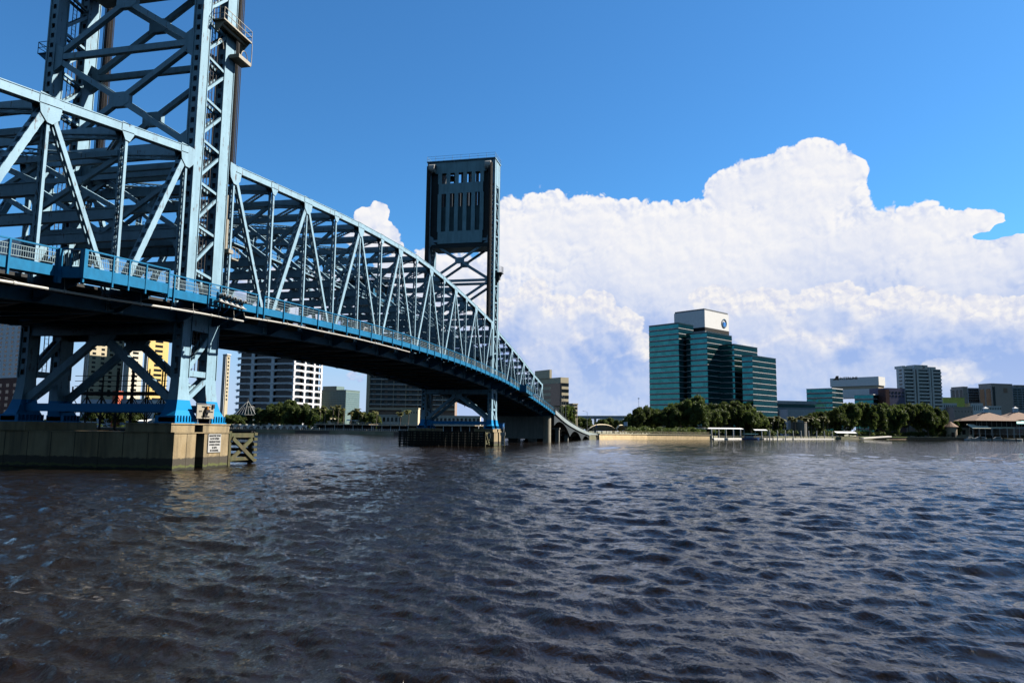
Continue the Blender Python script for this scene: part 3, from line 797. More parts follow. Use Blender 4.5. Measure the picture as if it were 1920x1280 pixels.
for k in range(9):
    a = math.pi*k/8; b = math.pi*(k+1)/8
    if k < 8: m.tube((.9,-.5-.6*math.cos(a)+.3,43.0+.9*math.sin(a)-.4),(.9,-.5-.6*math.cos(b)+.3,43.0+.9*math.sin(b)-.4),.05,6); m.tube((.4,-3.6-.5*math.cos(a),42.9+.8*math.sin(a)-.6),(.4,-3.6-.5*math.cos(b),42.9+.8*math.sin(b)-.6),.05,6)
m.box(.35,1.5,-2.0,.2,41.9,42.3); m.bar((1.5,.2,42.0),(1.5,.2,44.5),.06,.06)
m.build('handrail', M_offwhite, pl)
m = MB(); m.box(-19.9,-18.3,-5.6,-4.2,42.6,42.7)
for z in (43.3,43.9): m.bar((-19.9,-5.6,z),(-18.3,-5.6,z),.05,.05); m.bar((-19.9,-5.6,z),(-19.9,-4.2,z),.05,.05)
m.bar((-19.9,-5.6,42.6),(-19.9,-5.6,43.9),.05,.05); m.bar((-19.9,-5.6,43.9),(-18.6,-5.6,42.7),.05,.05); m.poly([(-19.9,-5.5,42.6),(-18.3,-5.5,41.3),(-18.3,-5.5,42.6)],(0,.1,0))
m.build('side_platform', M_girder, tn)
m = MB(); m.box(-3.4,-1.0,-2.0,-1.0,36.0,36.1)
for x in (-3.4,-2.4,-1.6): m.bar((x,-2.,36.1),(x,-2.,37.3),.05,.05)
for z in (36.7,37.3): m.bar((-3.4,-2.,z),(-1.0,-2.,z),.05,.05)
m.bar((-3.0,-1.6,36.),(-3.0,-1.6,33.5),.05,.05)
m.build('ledge_platform', M_girder, tn)
# stair/service landing low on the river side of the tower, right of the front leg
m = MB(); m.box(-2.4, 0.1, .8, 2.0, 21.3, 21.45)
for y in (.8, 1.4, 2.0):
    m.bar((.1,y,21.4),(.1,y,22.6),.04,.04)
for z in (22.0,22.6): m.bar((.1,.8,z),(.1,2.0,z),.04,.04)
m.build('service_landing', M_offwhite, tn)
reloc(tn)
tf, Yf, byf = tower('far lift tower standing dark against the clouds, complete with its top', 110.0, 1, False)
m = MB(); yb = Yf(4.2)
m.box(.3, 1.9, yb-1.2, yb+1.2, 43.6, 43.75)
for a in range(8):
    an = math.pi*(a/7-.5); x = .6+1.4*math.cos(an); y = yb+1.3*math.sin(an); m.bar((x,y,43.7),(x,y,45.2),.06,.06)
for z in (44.2,44.7,45.2):
    for a in range(7):
        a1 = math.pi*(a/7-.5); a2 = math.pi*((a+1)/7-.5); m.bar((.6+1.4*math.cos(a1),yb+1.3*math.sin(a1),z),(.6+1.4*math.cos(a2),yb+1.3*math.sin(a2),z),.05,.05)
m.poly([(.3,yb,40.6),(1.9,yb,43.6),(.3,yb,43.6)],(0,.12,0)); m.box(.3,1.2,yb-.6,yb+.6,42.0,43.6)
m.build('round_platform', M_dark, tf)
m = MB(); m.box(-.9, .9, 109.1, 110.0, 21.6, 22.0); m.tube((0,109.6,22),(0,109.6,24.6),.3,10); m.build('bearing_guide', M_steel, tf)
reloc(tf)
# ------------------------------------------------------------------ piers, fenders, signs
def pier(label, Yv, s, grp='concrete bridge piers'):
    t = thing('bridge_pier', label, 'bridge pier', (XF/2, Yv(3), 0), grp)
    def b(mb, x0, x1, v0, v1, z0, z1):
        a, c = sorted((Yv(v0), Yv(v1))); mb.box(x0, x1, a, c, z0, z1)
    m = MB()
    b(m, XF-3.4, .35, -.15, 8.1, -2, 3.30)
    b(m, .35, 1.35, -.15, 3.75, -2, 3.30); b(m, .35, 1.35, 5.0, 8.1, -2, 3.30)
    b(m, XF-3.5, 1.42, -.22, 8.17, 3.30, 3.38)
    m.build('pier_body', M_conc, t)
    m = MB()
    b(m, -3.6, .35, -.5, 8.3, 3.39, 4.08); b(m, .35, 1.15, -.5, 3.75, 3.39, 4.08); b(m, .35, 1.15, 5.0, 8.3, 3.39, 4.08)
    b(m, -3.7, 1.22, -.6, 8.4, 4.08, 4.2)
    m.build('pedestal', M_conc, t)
    m = MB(); b(m, XF-3.2, XF+3., -.5, 8.3, 3.39, 4.2); m.build('pedestal', M_conc, t)
    m = MB()
    for v in (1.2, 3.0, 6.3): b(m, 1.352, 1.362, v-.03, v+.03, .1, 3.28)
    for x in np.arange(XF-2, 0, 2.6): b(m, x-.03, x+.03, 8.1, 8.112, .1, 3.28)
    m.each('form_joint', M_joint, t)
    return t
M_joint = mat('dark form joint', (.10,.08,.05), .9)  # even dark brown for the form joint strips
p1 = pier('near concrete pier with a pale sunlit end and wet tide band', Yn, -1)
for k, (x, y) in enumerate(((XF-3.4, -9.6),)): pass
p2 = pier('far concrete pier in the shade of the bridge with white boards', Yf, 1)
reloc(p1); reloc(p2)
# timber fender at the channel side of the near pier
def fender(label, x0, x1, y0, y1, near=True):
    t = thing('timber_fender', label, 'timber fender', ((x0+x1)/2, (y0+y1)/2, 0), 'timber fenders')
    m = MB()
    for x in np.linspace(x0, x1, 6 if near else 14):
        for y in (y0, y1): m.box(x-.17, x+.17, y-.17, y+.17, -2, 3.5)
    m.each('pile', M_timberdk, t)
    m = MB()
    for y, s in ((y1+.2, 1), (y0-.2, -1)):
        for z in (.35, .95, 1.55, 2.15, 2.75, 3.3): m.box(x0-.3, x1+.3, y-.12, y+.12, z-.17, z+.17)
    m.each('wale', M_timberdk, t)  # near black colour stands in for timbers left unlit around the brace
    m = MB()
    yc = (y0+y1)/2
    m.box(x1+.18, x1+.42, y0, y1, 2.85, 3.3); m.box(x1+.18, x1+.42, y0-.15, y1, .5, .85)
    m.bar((x1+.52, y0+.1, 2.8), (x1+.52, y1-.2, .55), .14, .42, up=(0,.5,.8)); m.bar((x1+.36, y0+.1, .6), (x1+.36, y1-.3, 2.7), .14, .42, up=(0,-.5,.8))
    m.box(x1+.1, x1+.4, y0-.3, y0+.1, -1, 3.5)
    m.build('cross_brace', M_timber, t)
    m = MB()
    for z in np.arange(.3, 3.4, .55): m.box(x1+.1, x1+.5, y1-.1, y1+.5, z, z+.3)
    m.each('block', M_timber, t)
    reloc(t)
fender('weathered timber fender with a yellowish cross brace beside the near pier', -19, .75, .9, 5.1)
fender('dark crib of timbers running beside the far pier', -20.5, .5, 103.6, 106.4, False)
m = MB()
fd = thing('fender_walkway', 'black steel trestle with a railed walkway behind the near pier', 'trestle', (-9, 7.5, 0))
m = MB()
for y in (7.0, 9.2):
    for x in np.arange(-24., -11, 2.05):
        m.box(x-.06, x+.06, y-.06, y+.06, -1, 10.4 if int(x*10)%3 else 8.4)
    for a, b_ in zip(np.arange(-24., -13, 2.05), np.arange(-21.95, -11, 2.05)):
        m.bar((a, y+.08, 4.6), (b_, y+.08, 7.4), .06, .08); m.bar((b_, y-.08, 4.6), (a, y-.08, 7.4), .06, .08)
m.build('frame', M_black, fd)
m = MB(); m.box(-23.7, -11.3, 6.9, 9.3, 7.45, 7.8); m.build('walkway', M_black, fd)
m = MB()
for z in (8.4, 9.0, 9.6): m.box(-23.7, -11.3, 6.9, 6.97, z, z+.07)
m.each('handrail', M_black, fd); reloc(fd)

def board(name, label, cat, x, y0, y1, z0, z1, lines, nrm='x', frame=None, th=.06):
    """a board facing +X (nrm x) or -Y (nrm y, then x=(x0,x1) and y0 is its plane) with rows of lettering"""
    t = thing(name, label, cat, (x if nrm == 'x' else (x[0]+x[1])/2, y0, z0))
    m = MB()
    if nrm == 'x': m.box(x, x+th, y0, y1, z0, z1)
    else: m.box(x[0], x[1], y0-th, y0, z0, z1)
    m.build('panel', frame or M_white, t)
    m = MB()
    for s, sz, u, z in lines:
        if nrm == 'x': text_mesh(m, s, sz, (x+th+.008, y0+(y1-y0)*u, z), (0,1,0), (0,0,1), .01, bold=.012)
        else: text_mesh(m, s, sz, (x[0]+(x[1]-x[0])*u, y0-th-.008, z), (1,0,0), (0,0,1), .01, bold=.012)
    m.build('lettering', M_text, t)
    return t
# white speed notice on the pier
ya, yb = -5.05+.0, -3.35
P0 = px_at(391.5, 813, X=1.43); P1 = px_at(415, 813, X=1.43)
ya, yb = P0.y, P1.y; zt = P0.z; zb = px_at(391, 848, X=1.43).z; hh = zt-zb
t = board('speed_sign', 'white board of black boating rules bolted to the sunlit pier face', 'sign', 1.37, ya, yb, zb, zt-.02,
  [('MANATEE ZONE', hh*.135, .5, zt-hh*.15), ('SLOW SPEED', hh*.14, .5, zt-hh*.31), ('MINIMUM WAKE', hh*.13, .5, zt-hh*.47), ('OUTSIDE CHANNEL', hh*.105, .5, zt-hh*.62), ('25 MPH', hh*.13, .5, zt-hh*.79), ('IN CHANNEL', hh*.125, .5, zt-hh*.94)])
reloc(t)
# cream board at the tower foot
P0 = px_at(369, 758, X=1.15); P1 = px_at(401, 758, X=1.15); zt = P0.z; zb = px_at(369, 784, X=1.15).z; hh = zt-zb
t = board('notice_board', 'cream notice board with an amber beacon standing between the feet of the near tower', 'sign', 1.15, P0.y, P1.y, zb, zt,
  [('WHEN FLASHING', hh*.13, .52, zt-hh*.2), ('SLOW', hh*.13, .2, zt-hh*.52), ('DOWN', hh*.13, .83, zt-hh*.55), ('MINIMUM WAKE', hh*.13, .5, zt-hh*.9)], frame=M_offwhite)
m = MB(); ym = (P0.y+P1.y)/2; zm = (zt+zb)/2
m.box(1.23, 1.5, ym-.28, ym+.3, zm-.1, zm+.2); m.poly([(1.25,ym-.28,zm-.1),(1.25,ym+.5,zm+.22),(1.25,ym+.1,zm-.55)], (.05,0,0)); m.box(1.25,1.4,ym-.35,ym-.2,zm-.55,zm); m.box(1.21,1.35,P1.y-.4,P1.y-.1,zt-.3,zt+.05)
m.build('beacon_arm_shadow', M_text, t)  # black shapes of the mount also stand in for the beacon's shadow
m = MB(); m.tube((1.38, ym, zm+.2), (1.38, ym, zm+.5), .17, 12, .11); m.build('beacon', M_orange, t)
m = MB(); m.box(1.1,1.23,P0.y-.1,P1.y+.1,zt+.05,zt+.13)
for y in (P0.y+.25, P1.y-.5): m.box(1.05,1.14,y,y+.1,4.2,zt+.1)
m.build('post', M_grey, t); reloc(t)
# boards on the far pier
P0 = px_at(898, 811, Y=104.6); P1 = px_at(918, 811, Y=104.6); zb = px_at(898, 821, Y=104.6).z; zt = P0.z; hh = zt-zb
M_dull = mat('dull sign board', (.55,.58,.56), .6)
t = board('pier_sign', 'wide pale board with faint lettering on the shaded far pier', 'sign', (P0.x, P1.x), 105.7, 0, zb, zt,
  [('MANATEE ZONE', hh*.24, .5, zt-hh*.35), ('SLOW SPEED', hh*.22, .5, zt-hh*.62), ('MINIMUM WAKE', hh*.2, .5, zt-hh*.88)], nrm='y', frame=M_dull); reloc(t)
P0 = px_at(940, 815, Y=107); P1 = px_at(945.5, 815, Y=107); zb = px_at(940, 834, Y=107).z; zt = px_at(940,810,Y=107).z
t = board('clearance_gauge', 'narrow white clearance gauge with numbers standing at the far pier end', 'gauge board', (P0.x, P1.x), 107, 0, zb, zt,
  [(str(40+i), .42, .5, zb+.4+i*.62) for i in range(4)], nrm='y')
m = MB(); m.box(P0.x-.25, P1.x+.25, 106.9, 107.05, zt-.75, zt); m.box(P1.x-.3,P1.x-.1,106.95,107.1,zt,zt+1.3); m.build('cap', M_white, t)
m = MB(); m.box(P0.x-.1,P0.x+.1,107.05,107.25,-1,zt); m.box(P1.x-.1,P1.x+.1,107.05,107.25,-1,zt); m.each('post', M_timber, t); reloc(t)
t = thing('equipment_cabinet', 'small blue cabinet beside the foot of the far tower', 'cabinet', (1.2,118.3,4.2))
m = MB(); m.box(.7,1.7,117.5,119.2,4.2,5.5); m.box(.6,1.8,117.4,119.3,5.5,5.6); m.build('cabinet_body', mat('cabinet blue',(.03,.22,.6),.5), t)
m = MB(); m.box(.62,.7,117.9,118.0,4.7,5.0); m.build('handle', M_grey, t); reloc(t)

# row of five hooded lamps on a shelf outside the railing
sh = thing('lamp_shelf', 'white shelf bracketed outside the railing below a row of hooded lamps', 'shelf', (4.7, -4.4, 15))
A = px_at(411, 563.5, X=4.95); B = px_at(461, 580, X=4.95)
m = MB(); m.bar((4.7, A.y, A.z), (4.7, B.y, B.z), .62, .07); m.build('shelf_plate', M_white, sh)
m = MB()
for k in (.1, .5, .9):
    p = Vector((4.7, A.y+(B.y-A.y)*k, A.z+(B.z-A.z)*k)); m.bar(p+Vector((.2,0,-.05)), (4.0, p.y, p.z-.75), .06, .08); m.bar(p+Vector((-.2,0,-.05)), (4.0, p.y, p.z-.05), .06, .08)
m.each('bracket', M_rail, sh, 2); reloc(sh)
lampP = None
ORD = ['first', 'second', 'third', 'fourth', 'fifth']
for k in range(5):
    f = (k+.5)/5; p = Vector((4.72, A.y+(B.y-A.y)*f, A.z+(B.z-A.z)*f+.04))
    lab = 'white hooded lamp on the shelf outside the railing, %s of five from the left' % ORD[k]
    if lampP is None:
        lampP = thing('hooded_lamp', lab, 'lamp', p, 'row of five hooded lamps')
        m = MB(); m.box(-.22,.05,-.24,.24,.12,.78); m.box(-.12,.0,-.3,-.24,0,.82); m.box(-.12,0,.24,.3,0,.82); m.box(-.15,.15,-.2,.2,0,.12); o = m.build('housing', M_rail, lampP)
        m = MB(); rows = []
        for j in range(9):
            a = math.pi*j/8; rows.append((math.cos(a)*.25, math.sin(a)*.25+.46))
        for (a0, z0), (a1, z1) in zip(rows[:-1], rows[1:]): m.add([(.05,a0,z0),(.05,a1,z1),(.48,a1*.96,z1+.02),(.48,a0*.96,z0+.02),(.05,a0*.9,z0-.02),(.05,a1*.9,z1-.02),(.48,a1*.87,z1-.02),(.48,a0*.87,z0-.02)], [(0,1,2,3),(7,6,5,4),(0,3,7,4),(1,5,6,2),(3,2,6,7)])
        m.build('hood', M_white, lampP)
        m = MB(); m.tube((.04,0,.42),(.1,0,.42),.2,14); m.build('lens', M_text, lampP)
        m = MB(); m.poly([(-.1,-.2,.0),(.3,-.2,.0),(.05,-.2,.22)],(0,.4,0)); m.build('stand', M_white, lampP)
    else:
        r = lampP.copy(); COL.objects.link(r); r.location = p; r['label'] = lab
        for ch in list(lampP.children):
            c = ch.copy(); COL.objects.link(c); c.parent = r

# vehicles crossing the span
def car(kind, label, cat, loc, body, L_, Hh, group='vehicles crossing the lift span', van=False):
    t = thing(kind, label, cat, loc, group)
    def P(y, z): return (y, z)
    prof = [(-L_/2,.35),(-L_/2,.85),(-L_/2+.9,1.0),(-L_/2+1.5,Hh),(L_/2-1.1,Hh),(L_/2-.25,1.0),(L_/2,.85),(L_/2,.35)] if not van else \
           [(-L_/2,.35),(-L_/2,1.0),(-L_/2+.5,1.15),(-L_/2+1.1,Hh),(L_/2-.1,Hh),(L_/2,1.2),(L_/2,.35)]
    m = MB(); m.poly([(-.88,y,z) for y,z in prof], (1.76,0,0)); m.build('body', body, t)
    m = MB(); a, b = prof[3], prof[4]
    m.poly([(.885, a[0]-.3, 1.08), (.885, a[0]+.12, a[1]-.1), (.885, b[0]-.12, b[1]-.1), (.885, b[0]+.35 if not van else b[0]-.2, 1.08)], (.012,0,0))
    m.poly([(-.897, a[0]-.3, 1.08), (-.897, a[0]+.12, a[1]-.1), (-.897, b[0]-.12, b[1]-.1), (-.897, b[0]+.35 if not van else b[0]-.2, 1.08)], (.012,0,0))
    m.build('windows', M_black, t)
    for y in (-L_/2+.8, L_/2-.8):
        for x in (-.84, .84):
            m = MB(); m.tube((x-.1,y,.33),(x+.1,y,.33),.33,16); w = m.build('wheel', M_text, t)
            m = MB(); m.tube((x-.11,y,.33),(x+.11,y,.33),.18,10); m.build('rim', M_grey, w)
M_carsilver = mat('silver car paint', (.55,.57,.6), .25, metal=.3, var=.02); M_carwhite = mat('white car paint', (.75,.76,.78), .25, var=.02); M_carred = mat('dark red car paint', (.25,.02,.02), .25, var=.02)
for kind, lab, cat, y, x, mt, LL, H2, van in (('pickup_suv','white sport utility car seen through the railing nearest the tower','car',13.2,-2.9,M_carwhite,4.7,1.75,False),
    ('parked_car','silver saloon seen through the railing further along the span','car',27,-2.9,M_carsilver,4.5,1.45,False),
    ('delivery_van','tall white van between the trusses at mid span','van',41,-2.9,M_carwhite,5.4,2.3,True),
    ('parked_car','dark red saloon in the far lane behind the truss diagonals','car',21,-6.2,M_carred,4.5,1.45,False),
    ('parked_car','silver saloon beyond the middle of the span','car',66,-2.9,M_carsilver,4.5,1.45,False)):
    car(kind if kind != 'parked_car' else 'car', lab, cat, (x, y, RT(y)-1.26), mt, LL, H2, van=van)

# pier three under the end of the far side span and the small shore columns
t = thing('bridge_pier', 'grey wall pier with a rounded sunlit nose under the end of the far truss', 'bridge pier', (XF/2, 183, 0), 'concrete bridge piers')
zt = RT(183)-2.6
M_c2 = mat('shaded grey concrete', (.42,.41,.37), .85, var=.12, streak=.4, bump=.3, bscale=3)  # wall darker than the nose, its shade put into the colour
m = MB(); m.box(-18.8, .9, 182.3, 184.2, 1.15, zt); m.build('wall', M_c2, t)
for x in (1.5, -19.4):
    m = MB()
    pts = [(x+1.35*math.cos(a), 183.2+1.6*math.sin(a)) for a in [2*math.pi*i/20 for i in range(20)]]
    m.prism(pts, -2, zt+.1); m.build('column', mat('pale pier nose', (.58,.53,.42), .85, streak=.3), t)  # nose paler than the wall, sunlight put into the colour
m = MB(); m.box(-11.5,-8.5,182,184.5,-2,1.15); m.build('footing', M_timberdk, t); reloc(t)
for y, lab in ((200, 'first slim column behind the rounded pier under the viaduct'), (222, 'second column under the viaduct arches'), (258, 'column under the viaduct nearest the bank')):
    t = thing('viaduct_column', lab, 'column', (XF/2, y, 0), 'viaduct columns')
    for x in (2.4, -6, -12, -20):
        m = MB(); m.prism([(x-.7,y-.8),(x+.7,y-.8),(x+.7,y+.8),(x-.7,y+.8)], -2, max(RT(y)-4.9, 1.)); m.build('shaft', M_c2, t)
    m = MB(); m.box(-21.5, 3.3, y-.9, y+.9, max(RT(y)-4.9,1.), max(RT(y)-4.3,1.5)); m.build('cap_beam', M_c2, t); reloc(t)
# ------------------------------------------------------------------ CITY on the far bank
GZ = 1.9; MATK = 1.3  # city colours brightened in place of distance haze
shore = [(-900,900),(-300,640),(0,606),(300,606),(440,600),(600,536),(760,446),(900,392),(1035,352),(1105,350),(1200,392),(1332,427),(1345,462),(1450,480),(1560,541),(1700,610),(1820,622),(1960,640),(2400,900)]
def dirs(th): th = rad(th); r = RH*math.cos(th)+FH*math.sin(th); l = -RH*math.sin(th)+FH*math.cos(th); return r, l
def reach(P, d, px):
    """length along d from P until photo column px"""
    q = gp(px, 100); n = Vector((q.x-CAM.x, q.y-CAM.y, 0)); n = Vector((-n.y, n.x, 0))
    w = Vector((P.x-CAM.x, P.y-CAM.y, 0)); return -w.dot(n)/d.dot(n)
def foot(pxc, dep, th, pxl, pxr, dl=None, dr=None):
    dep = max(dep, float(np.interp(pxc, [q[0] for q in shore], [q[1] for q in shore]))+4); P = gp(pxc, dep); r, l = dirs(th)
    a = dr if dr is not None else reach(P, r, pxr); b = dl if dl is not None else reach(P, l, pxl)
    if not (0 < a < 150 and 0 < b < 150): print('FOOT', pxc, dep, th, a, b)
    return [P, P+r*a, P+r*a+l*b, P+l*b]
def off(F, d):
    c = sum((Vector(p) for p in F), Vector())/len(F); n = len(F); out = []
    for i in range(n):
        p, a, b = F[i], F[i-1], F[(i+1) % n]
        e1 = (p-a).normalized(); e2 = (b-p).normalized()
        n1 = Vector((e1.y, -e1.x, 0)); n2 = Vector((e2.y, -e2.x, 0))
        if n1.dot(p-c)+n1.dot(a-c) < 0: n1 = -n1
        if n2.dot(p-c)+n2.dot(b-c) < 0: n2 = -n2
        k = 1+n1.dot(n2); out.append(p+(n1+n2)*(d/max(k, .2)))
    return out
def band(F, d, z0, z1):
    m = MB(); m.prism(off(F, d), z0, z1); return m
def bands(root, F, zs, d, name, mt):
    for z0, z1 in zs: band(F, d, z0, z1).build(name, mt, root)
def winrow(root, A, B, z0, z1, nx, nz, fw, fh, mt, name='window', d=.06, sub=None):
    """nx * nz separate windows on the wall from A to B; shared mesh"""
    A = Vector((A.x, A.y, 0)); B = Vector((B.x, B.y, 0)); e = (B-A); Lw = e.length; e.normalize()
    n = Vector((e.y, -e.x, 0))
    if n.dot(CAM-A) < 0: n = -n
    w = Lw/nx*fw; h = (z1-z0)/nz*fh
    if nx*nz > 100:
        m = MB()
        for i in range(nx):
            for j in range(nz):
                c = A+e*(Lw*(i+.5)/nx)+Vector((0,0,z0+(z1-z0)*(j+.5)/nz)); m.bar(c-e*w/2+n*d/2, c+e*w/2+n*d/2, d, h)
        o = m.build(name, mt, root); o['kind'] = 'stuff'; return
    m = MB(); m.bar(-e*w/2+n*d/2, e*w/2+n*d/2, d, h); first = m.build(name, mt, root); k = 0
    for i in range(nx):
        for j in range(nz):
            o = first if k == 0 else first.copy()
            if k: COL.objects.link(o)
            o.location = A+e*(Lw*(i+.5)/nx)+Vector((0,0,z0+(z1-z0)*(j+.5)/nz)); k += 1
def bld(name, label, cat, F, group=None): return thing(name, label, cat, (F[0].x, F[0].y, GZ), group)
def wallp(root, F, z0, z1, mt, name='wall'): m = MB(); m.prism(F, z0, z1); return m.build(name, mt, root)

def glassmat(name, col, rough=.06, metal=.9):
    m = bpy.data.materials.new(name); m.use_nodes = True; t = m.node_tree; n = t.nodes; l = t.links; b = n['Principled BSDF']
    g = n.new('ShaderNodeNewGeometry'); ns = n.new('ShaderNodeTexVoronoi'); l.new(g.outputs['Position'], ns.inputs['Vector']); ns.inputs['Scale'].default_value = .28
    mr = n.new('ShaderNodeMapRange'); l.new(ns.outputs['Color'], mr.inputs[0]); mr.inputs[3].default_value = .72; mr.inputs[4].default_value = 1.15
    mx = n.new('ShaderNodeMix'); mx.data_type = 'RGBA'; mx.blend_type = 'MULTIPLY'; mx.inputs[0].default_value = 1; mx.inputs[6].default_value = (*col, 1); l.new(mr.outputs[0], mx.inputs[7])
    l.new(mx.outputs[2], b.inputs['Base Color']); b.inputs['Metallic'].default_value = metal; b.inputs['Roughness'].default_value = rough
    nb = n.new('ShaderNodeTexNoise'); l.new(g.outputs['Position'], nb.inputs['Vector']); nb.inputs['Scale'].default_value = .22; nb.inputs['Detail'].default_value = 2
    bp = n.new('ShaderNodeBump'); l.new(nb.outputs[0], bp.inputs['Height']); bp.inputs['Strength'].default_value = .5; bp.inputs['Distance'].default_value = .12
    l.new(bp.outputs[0], b.inputs['Normal']); return m
G_teal = glassmat('teal mirror glass', (.023, .155, .165))
G_tealdk = glassmat('dark teal glass', (.02, .055, .06), .12)
G_win = glassmat('dark window glass', (.03, .035, .04), .15, .6)
M_sill = mat('white metal sill', (.75,.77,.76), .4, var=.03)
M_wht = mat('white cladding', (.76,.75,.71), .7, var=.04)
M_cream = mat('cream stucco', (.45,.39,.27), .85, var=.08)
M_yel = mat('ochre stucco', (.60,.44,.16), .85, var=.08)
M_tan = mat('tan concrete', (.42,.34,.25), .85, var=.1)
M_lilac = mat('white precast concrete', (.58,.58,.62), .8, var=.05)
M_brick = mat('dark brick', (.10,.045,.04), .9, var=.2)
M_brown = mat('brown masonry', (.17,.12,.10), .85, var=.15, col2=(.24,.17,.13))
M_bgrey = mat('blue grey wall', (.22,.26,.30), .8, var=.08)
M_ggrn = mat('green grey curtain wall', (.14,.20,.19), .35, var=.1)
M_roof = mat('brown shingle roof', (.20,.13,.095), .9, var=.2, vscale=1.2)
M_taupe = mat('taupe panels', (.34,.29,.26), .85, var=.07)
M_condo = mat('condo concrete', (.58,.55,.52), .85, var=.07)

# --- green stepped glass tower
th = 43
gt = thing('glass_tower', 'tall stepped office tower of green glass with a white top block and blue round logo', 'office tower', gp(1330, 500))
blocks = [(1275, 505, 1219, 1303, 605), (1329, 497, 1290, 1376, 622), (1380, 500, 1352, 1424, 645), (1414, 492, 1395, 1458.5, 666)]
M_spand = mat('dark blue spandrel', (.012,.035,.05), .25, var=.1)
for (c, dep, l_, r_, yt) in blocks:
    F = foot(c, dep, th, l_, r_); zt = zp(c, yt, dep)
    w = wallp(gt, F, GZ, zt, M_spand, 'tower_block')
    z = zt-.9; n = 0
    while z > 8:
        band(F, .10, z-2.35, z).build('window_band', G_teal if True else G_tealdk, w)
        band(F, .22, z-2.75, z-2.5).build('sill', M_sill, w)
        z -= 3.72
    band(F, .15, zt-.5, zt+.25).build('parapet', M_spand, w)
F = foot(1325.5, 520, th, 1267, 1371); z1 = zp(1325, 581, 520); z0 = zp(1325, 640, 520)
wh = wallp(gt, F, z0, z1, M_wht, 'top_block')
band(F, .1, zp(1325, 620, 520), zp(1325, 613, 520)).build('recess', M_black, wh); band(F, -.4, z1, z1+1.2).build('roof_edge', M_grey, wh)
r_, l_ = dirs(th); P = F[0]; nrm = Vector((r_.y, -r_.x, 0)); nrm = nrm if nrm.dot(CAM-P) > 0 else -nrm
Lr = (F[1]-F[0]).length; cc = P+r_*Lr*.80+nrm*.12; cc.z = zp(1362, 599.5, 520)
m = MB()
def ringm(mb, c, u, v, n_, ro, ri, k=28, th_=.25):
    vs = []
    for i in range(k):
        a = 2*math.pi*i/k
        for rr, t_ in ((ro,0),(ri,0),(ri,th_),(ro,th_)): vs.append(c+u*math.cos(a)*rr+v*math.sin(a)*rr+n_*t_)
    fs = []
    for i in range(k):
        j = (i+1) % k
        for a in range(4): b = (a+1) % 4; fs.append((i*4+a, i*4+b, j*4+b, j*4+a))
    mb.add(vs, fs)
ringm(m, cc, r_, Vector((0,0,1)), nrm, 3.3, 2.8); m.build('logo_ring', mat('slate blue', (.10,.18,.28), .5), wh)
m = MB(); pts = []
for a, b_ in ((-1.5,-1.3),(-1.9,-1.9),(0,-2.6),(1.9,-1.9),(1.7,-.6),(1.9,.3),(1.1,.8),(-.9,.7),(-1.0,1.4),(-1.5,.2)): pts.append(cc+r_*a+Vector((0,0,b_)))
m.poly(pts, nrm*.3); m.build('logo', mat('logo blue', (.02,.20,.62), .5), wh)
reloc(gt)
# --- low grey podium between the two glass buildings
F = foot(1452, 560, 8, 1450, 1530, dl=40); t = bld('podium_building', 'low grey podium with a flat roof between the two green glass buildings', 'building', F)
w = wallp(t, F, GZ, zp(1480, 758, 560), M_bgrey); band(F, .6, zp(1480,757,560), zp(1480,751,560)).build('roof', mat('pale roof fascia',(.33,.37,.40),.6), w); band(F, .1, zp(1480,763,560), zp(1480,758.5,560)).build('window_band', G_tealdk, w)
F2 = foot(1478, 545, 8, 1470, 1530, dl=12); wallp(t, F2, GZ, zp(1490, 767, 545), mat('pale block wall', (.42,.43,.45), .8), 'wing'); reloc(t)
F = foot(1442, 530, 8, 1436, 1449, dl=5); t = bld('kiosk_building', 'small white block peeping over the oaks beside the glass tower', 'building', F); w = wallp(t, F, GZ, zp(1445, 770.5, 530), M_wht); band(F,.15,zp(1445,771.5,530),zp(1445,770,530)).build('parapet', M_wht, w); winrow(t, F[0], F[1], 4, 8, 3, 1, .5, .6, G_win); reloc(t)
# --- low stepped glass building
lg = thing('glass_building', 'low stepped green glass office with a white roof block and dark sign', 'office building', gp(1600, 600))
for (c, dep, l_, r_, yt) in [(1563, 650, 1515, 1583, 727.5), (1640, 640, 1605, 1676, 739), (1686, 652, 1665, 1721, 749)]:
    F = foot(c, dep, th, l_, r_); zt = zp(c, yt, dep); w = wallp(lg, F, GZ, zt, M_spand, 'block'); z = zt-.7
    while z > 7:
        band(F, .1, z-2.6, z).build('window_band', G_teal, w); band(F, .25, z-3.1, z-2.75).build('sill', M_sill, w); z -= 4.3
    band(F, .3, zt-.4, zt+.2).build('parapet', M_sill, w)
F = foot(1652, 672, th, 1560, 1664)
zt, zb = zp(1652, 705.5, 672), zp(1652, 722, 672)
w = wallp(lg, F, zb, zt, M_wht, 'sign_block'); wallp(w, off(F, -.8), zp(1652,728,672), zb, M_tan, 'recess'); wallp(w, off(F, -.1), zp(1652,745,672), zp(1652,728,672)-.01, M_wht, 'lower_block')
r_, l_ = dirs(th); n2 = Vector((l_.y, -l_.x, 0)); n2 = n2 if n2.dot(CAM-F[0]) > 0 else -n2
m = MB(); Lb = (F[3]-F[0]).length; base = F[0]+l_*(Lb*.985)+n2*.1; base.z = zp(1575, 717, 735)
text_mesh(m, 'INTERLINE', 3.5, base-l_*8.5, -l_, (0,0,1), .15, 'LEFT', .06); m.build('lettering', M_text, w)
m = MB(); b0 = base-l_*2.2; m.poly([b0, b0-l_*5.5, b0-l_*5.5+Vector((0,0,3.8)), b0-l_*3.+Vector((0,0,3.8)), b0-l_*2.+Vector((0,0,1.6))], n2*.2); m.build('logo', M_text, w)
reloc(lg)
